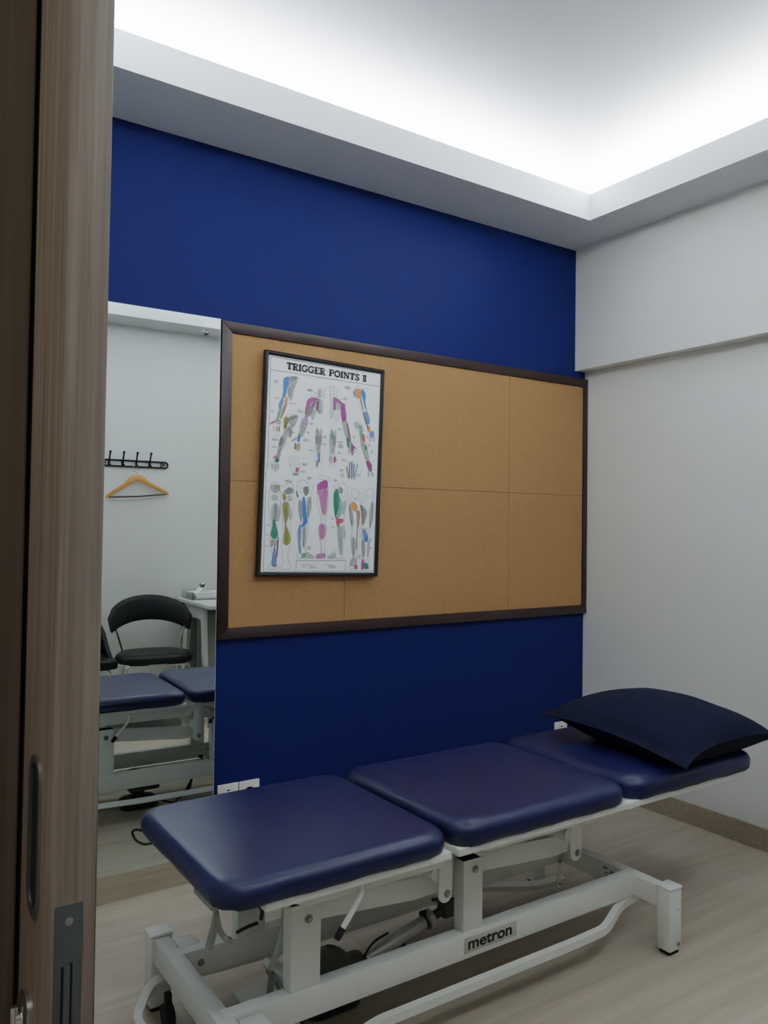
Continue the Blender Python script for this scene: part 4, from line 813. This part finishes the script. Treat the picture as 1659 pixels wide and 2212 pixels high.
# desk at the opposite wall
DKX0, DKX1, DKY0, DKY1, DKZ = -1.243, -.25, DY + .014, -2.245, .772
dk = thing('desk', 'pale grey desk with tapered panel legs, reflected in mirror', 'desk', (-.62, -2.6, 0))
MB().box((DKX0, DKY0, DKZ - .026), (DKX1, DKY1, DKZ), .002).build('desktop', M['desk'], dk)
for sx, xx in ((1, DKX0 + .022), (-1, DKX1 - .047)):
    lg = MB()
    lg.prism([(DKY1 - .185, DKZ - .0262), (DKY1 - .255, DKZ - .0262), (DKY1 - .15, 0), (DKY1 - .105, 0)], 0, xx, xx + .026, 0, .001)
    lg.build('leg', M['desk'], dk, 0)
    lg = MB(); lg.prism([(DKY0 + .27, DKZ - .0262), (DKY0 + .17, DKZ - .0262), (DKY0 + .08, 0), (DKY0 + .14, 0)], 0, xx, xx + .026, 0, .001)
    lg.build('leg', M['desk'], dk, 0)
    MB().box((xx + .002, DKY0 + .19, DKZ - .115), (xx + .022, DKY1 - .19, DKZ - .0262)).build('apron', M['desk'], dk, 0)
MB().box((DKX0 + .045, DKY0 + .02, .25), (DKX1 - .05, DKY0 + .04, DKZ - .0262)).build('modesty_panel', M['drawer'], dk, 0)
dr = MB().box((-1.10, -2.92, .08), (-.68, -2.49, DKZ - .0265), .002).build('drawer_unit', M['drawer'], dk, 0)
for k, (za, zb) in enumerate(((.60, .74), (.42, .59), (.09, .41))):
    f_ = MB().box((-1.098, -2.49, za), (-.682, -2.474, zb), .001).build('drawer_front', M['drawer'], dr, 0)
    MB().box((-1.05, -2.476, zb - .028), (-.74, -2.4705, zb - .014)).build('slot_handle', M['hole'], f_, 0)
# acrylic document tray and papers
tr = thing('document_tray', 'clear acrylic document tray on desk, under the mirror screw', 'tray', (-1.06, -2.78, DKZ))
mb = MB(); TX0, TX1, TY0, TY1, TZ = -1.215, -.90, -2.93, -2.69, DKZ + .0005
mb.box((TX0, TY0, TZ), (TX1, TY1, TZ + .004)); mb.box((TX0, TY0, TZ + .004), (TX0 + .004, TY1, TZ + .058)); mb.box((TX1 - .004, TY0, TZ + .004), (TX1, TY1, TZ + .058)); mb.box((TX0 + .004, TY0, TZ + .004), (TX1 - .004, TY0 + .004, TZ + .058))
mb.build('tray_body', M['acrylic'], tr, 0)
mb = MB()
zz = TZ + .0045
for k in range(5):
    a = random.uniform(-.006, .006); mb.box((TX0 + .026 + a, TY0 + .012 + a, zz), (TX1 - .012 + a, TY1 - .012 + a * .5, zz + .0085), .001); zz += .0088
tag(mb.build('paper_stack', M['sheet'], None, 0), 'white paper stack lying in the clear acrylic tray', 'papers', None)
mb = MB()
prs = catmull([(-1.14, 0, .0), (-1.115, 0, .028), (-1.085, 0, .042), (-1.055, 0, .036)], False, 6)
for a, b in zip(prs, prs[1:]):
    mb.poly([(a.x, -2.86, zz + .0006 + a.z), (b.x, -2.86, zz + .0006 + b.z), (b.x, -2.75, zz + .0006 + b.z), (a.x, -2.75, zz + .0006 + a.z)])
tag(mb.build('loose_paper', M['sheet'], None, 60), 'curled white sheet on top of the paper stack', 'paper')

# foot control and its cable, on the floor under the table
fc = thing('foot_control', 'black foot control box on floor beneath the table motor', 'foot control', (-2.04, -.925, 0))
mb = MB(); R = []
for ins, z in ((.004, .001), (0, .004), (0, .030), (.012, .042), (.03, .046)): R.append([Vector((p[0], p[1], z)) for p in rrect(-2.125 + ins, -1.955 - ins, -.99 + ins, -.865 - ins, .04 - ins * .4, 6, 2)])
mb.rings(R); mb.build('housing', M['blk_plastic'], fc, 50)
MB().box((-2.08, -.955, .0455), (-2.0, -.905, .0495), .002).build('pedal', M['rubber'], fc)
cb_ = MB(); cb_.tube(catmull([(-2.105, -.935, .016), (-2.14, -.955, .006), (-2.19, -.975, .006), (-2.195, -1.01, .006), (-2.15, -1.0, .006), (-2.16, -.96, .013), (-2.22, -.95, .006), (-2.34, -1.0, .006), (-2.42, -1.06, .006)], False, 8), .0042, 8)
tag(cb_.build('control_cable', M['blk_plastic'], None), 'thin black cable looping over the floor left of the foot control', 'cable')
cb_ = MB(); cb_.tube(catmull([(-1.94, -.90, .016), (-1.89, -.87, .006), (-1.86, -.91, .006), (-1.815, -.93, .02), (-1.79, -.93, .07), (-1.785, -.93, .105)], False, 8), [.0042] * 26 + [.010] * 5 + [.006] * 10, 8)
tag(cb_.build('power_lead', M['blk_plastic'], None), 'black plug lead rising from the floor under the middle cushion', 'cable')

# ------------------------------------------------------------------ light: LED cove and a faint corridor lamp
def area(name, loc, sx, sy, power, col, rot=(PI, 0, 0)):
    l = bpy.data.lights.new(name, 'AREA'); l.shape = 'RECTANGLE'; l.size = sx; l.size_y = sy; l.energy = power; l.color = col
    o = bpy.data.objects.new(name, l); o.location = loc; o.rotation_euler = rot; C.objects.link(o); return o
LC = (.95, .98, 1.0); PWR = 16.5
zc = HS + .098
area('cove_light_back', ((XL + XB) / 2, -.10, zc), 2.7, .05, PWR * 2.7, LC)
area('cove_light_front', ((XL + XB) / 2, DY + .09, zc), 2.7, .05, PWR * 2.7, LC)
area('cove_light_right', (XB - .09, DY / 2, zc), .05, 2.6, PWR * 2.6, LC)
area('cove_light_left', (XL + .10, DY / 2, zc), .05, 2.6, PWR * 2.6, LC)
area('corridor_lamp', (-3.9, -2.6, 2.55), .5, .5, 7, (1, .95, .88), (0, 0, 0))
wd = bpy.data.worlds.new('world'); bpy.context.scene.world = wd; wd.use_nodes = True
wd.node_tree.nodes['Background'].inputs['Color'].default_value = (.5, .55, .6, 1); wd.node_tree.nodes['Background'].inputs['Strength'].default_value = .05

# ------------------------------------------------------------------ camera
yaw, pitch, roll, fpx = .5943, .0171, .0119, 1733.62
dv = Vector((math.sin(yaw) * math.cos(pitch), math.cos(yaw) * math.cos(pitch), math.sin(pitch)))
rv = Vector((math.cos(yaw), -math.sin(yaw), 0)); uv = rv.cross(dv)
r2 = rv * math.cos(roll) + uv * math.sin(roll); u2 = -rv * math.sin(roll) + uv * math.cos(roll)
cam = bpy.data.cameras.new('camera'); co = bpy.data.objects.new('camera', cam); C.objects.link(co)
mw = Matrix((r2, u2, -dv)).transposed().to_4x4(); mw.translation = (-3.1726, -2.8537, 1.3164)
co.matrix_world = mw
cam.sensor_fit = 'HORIZONTAL'; cam.sensor_width = 36; cam.lens = 36 * fpx / 1659; cam.clip_start = .02
sc = bpy.context.scene; sc.camera = co
sc.view_settings.view_transform = 'Filmic'; sc.view_settings.look = 'Medium High Contrast'; sc.view_settings.exposure = 0.36; sc.view_settings.gamma = 1.0
sc.cycles.max_bounces = 12; sc.cycles.diffuse_bounces = 6; sc.cycles.glossy_bounces = 6; sc.cycles.caustics_reflective = True; sc.cycles.caustics_refractive = False
sc.cycles.sample_clamp_indirect = 6
sc.cycles.use_denoising = True
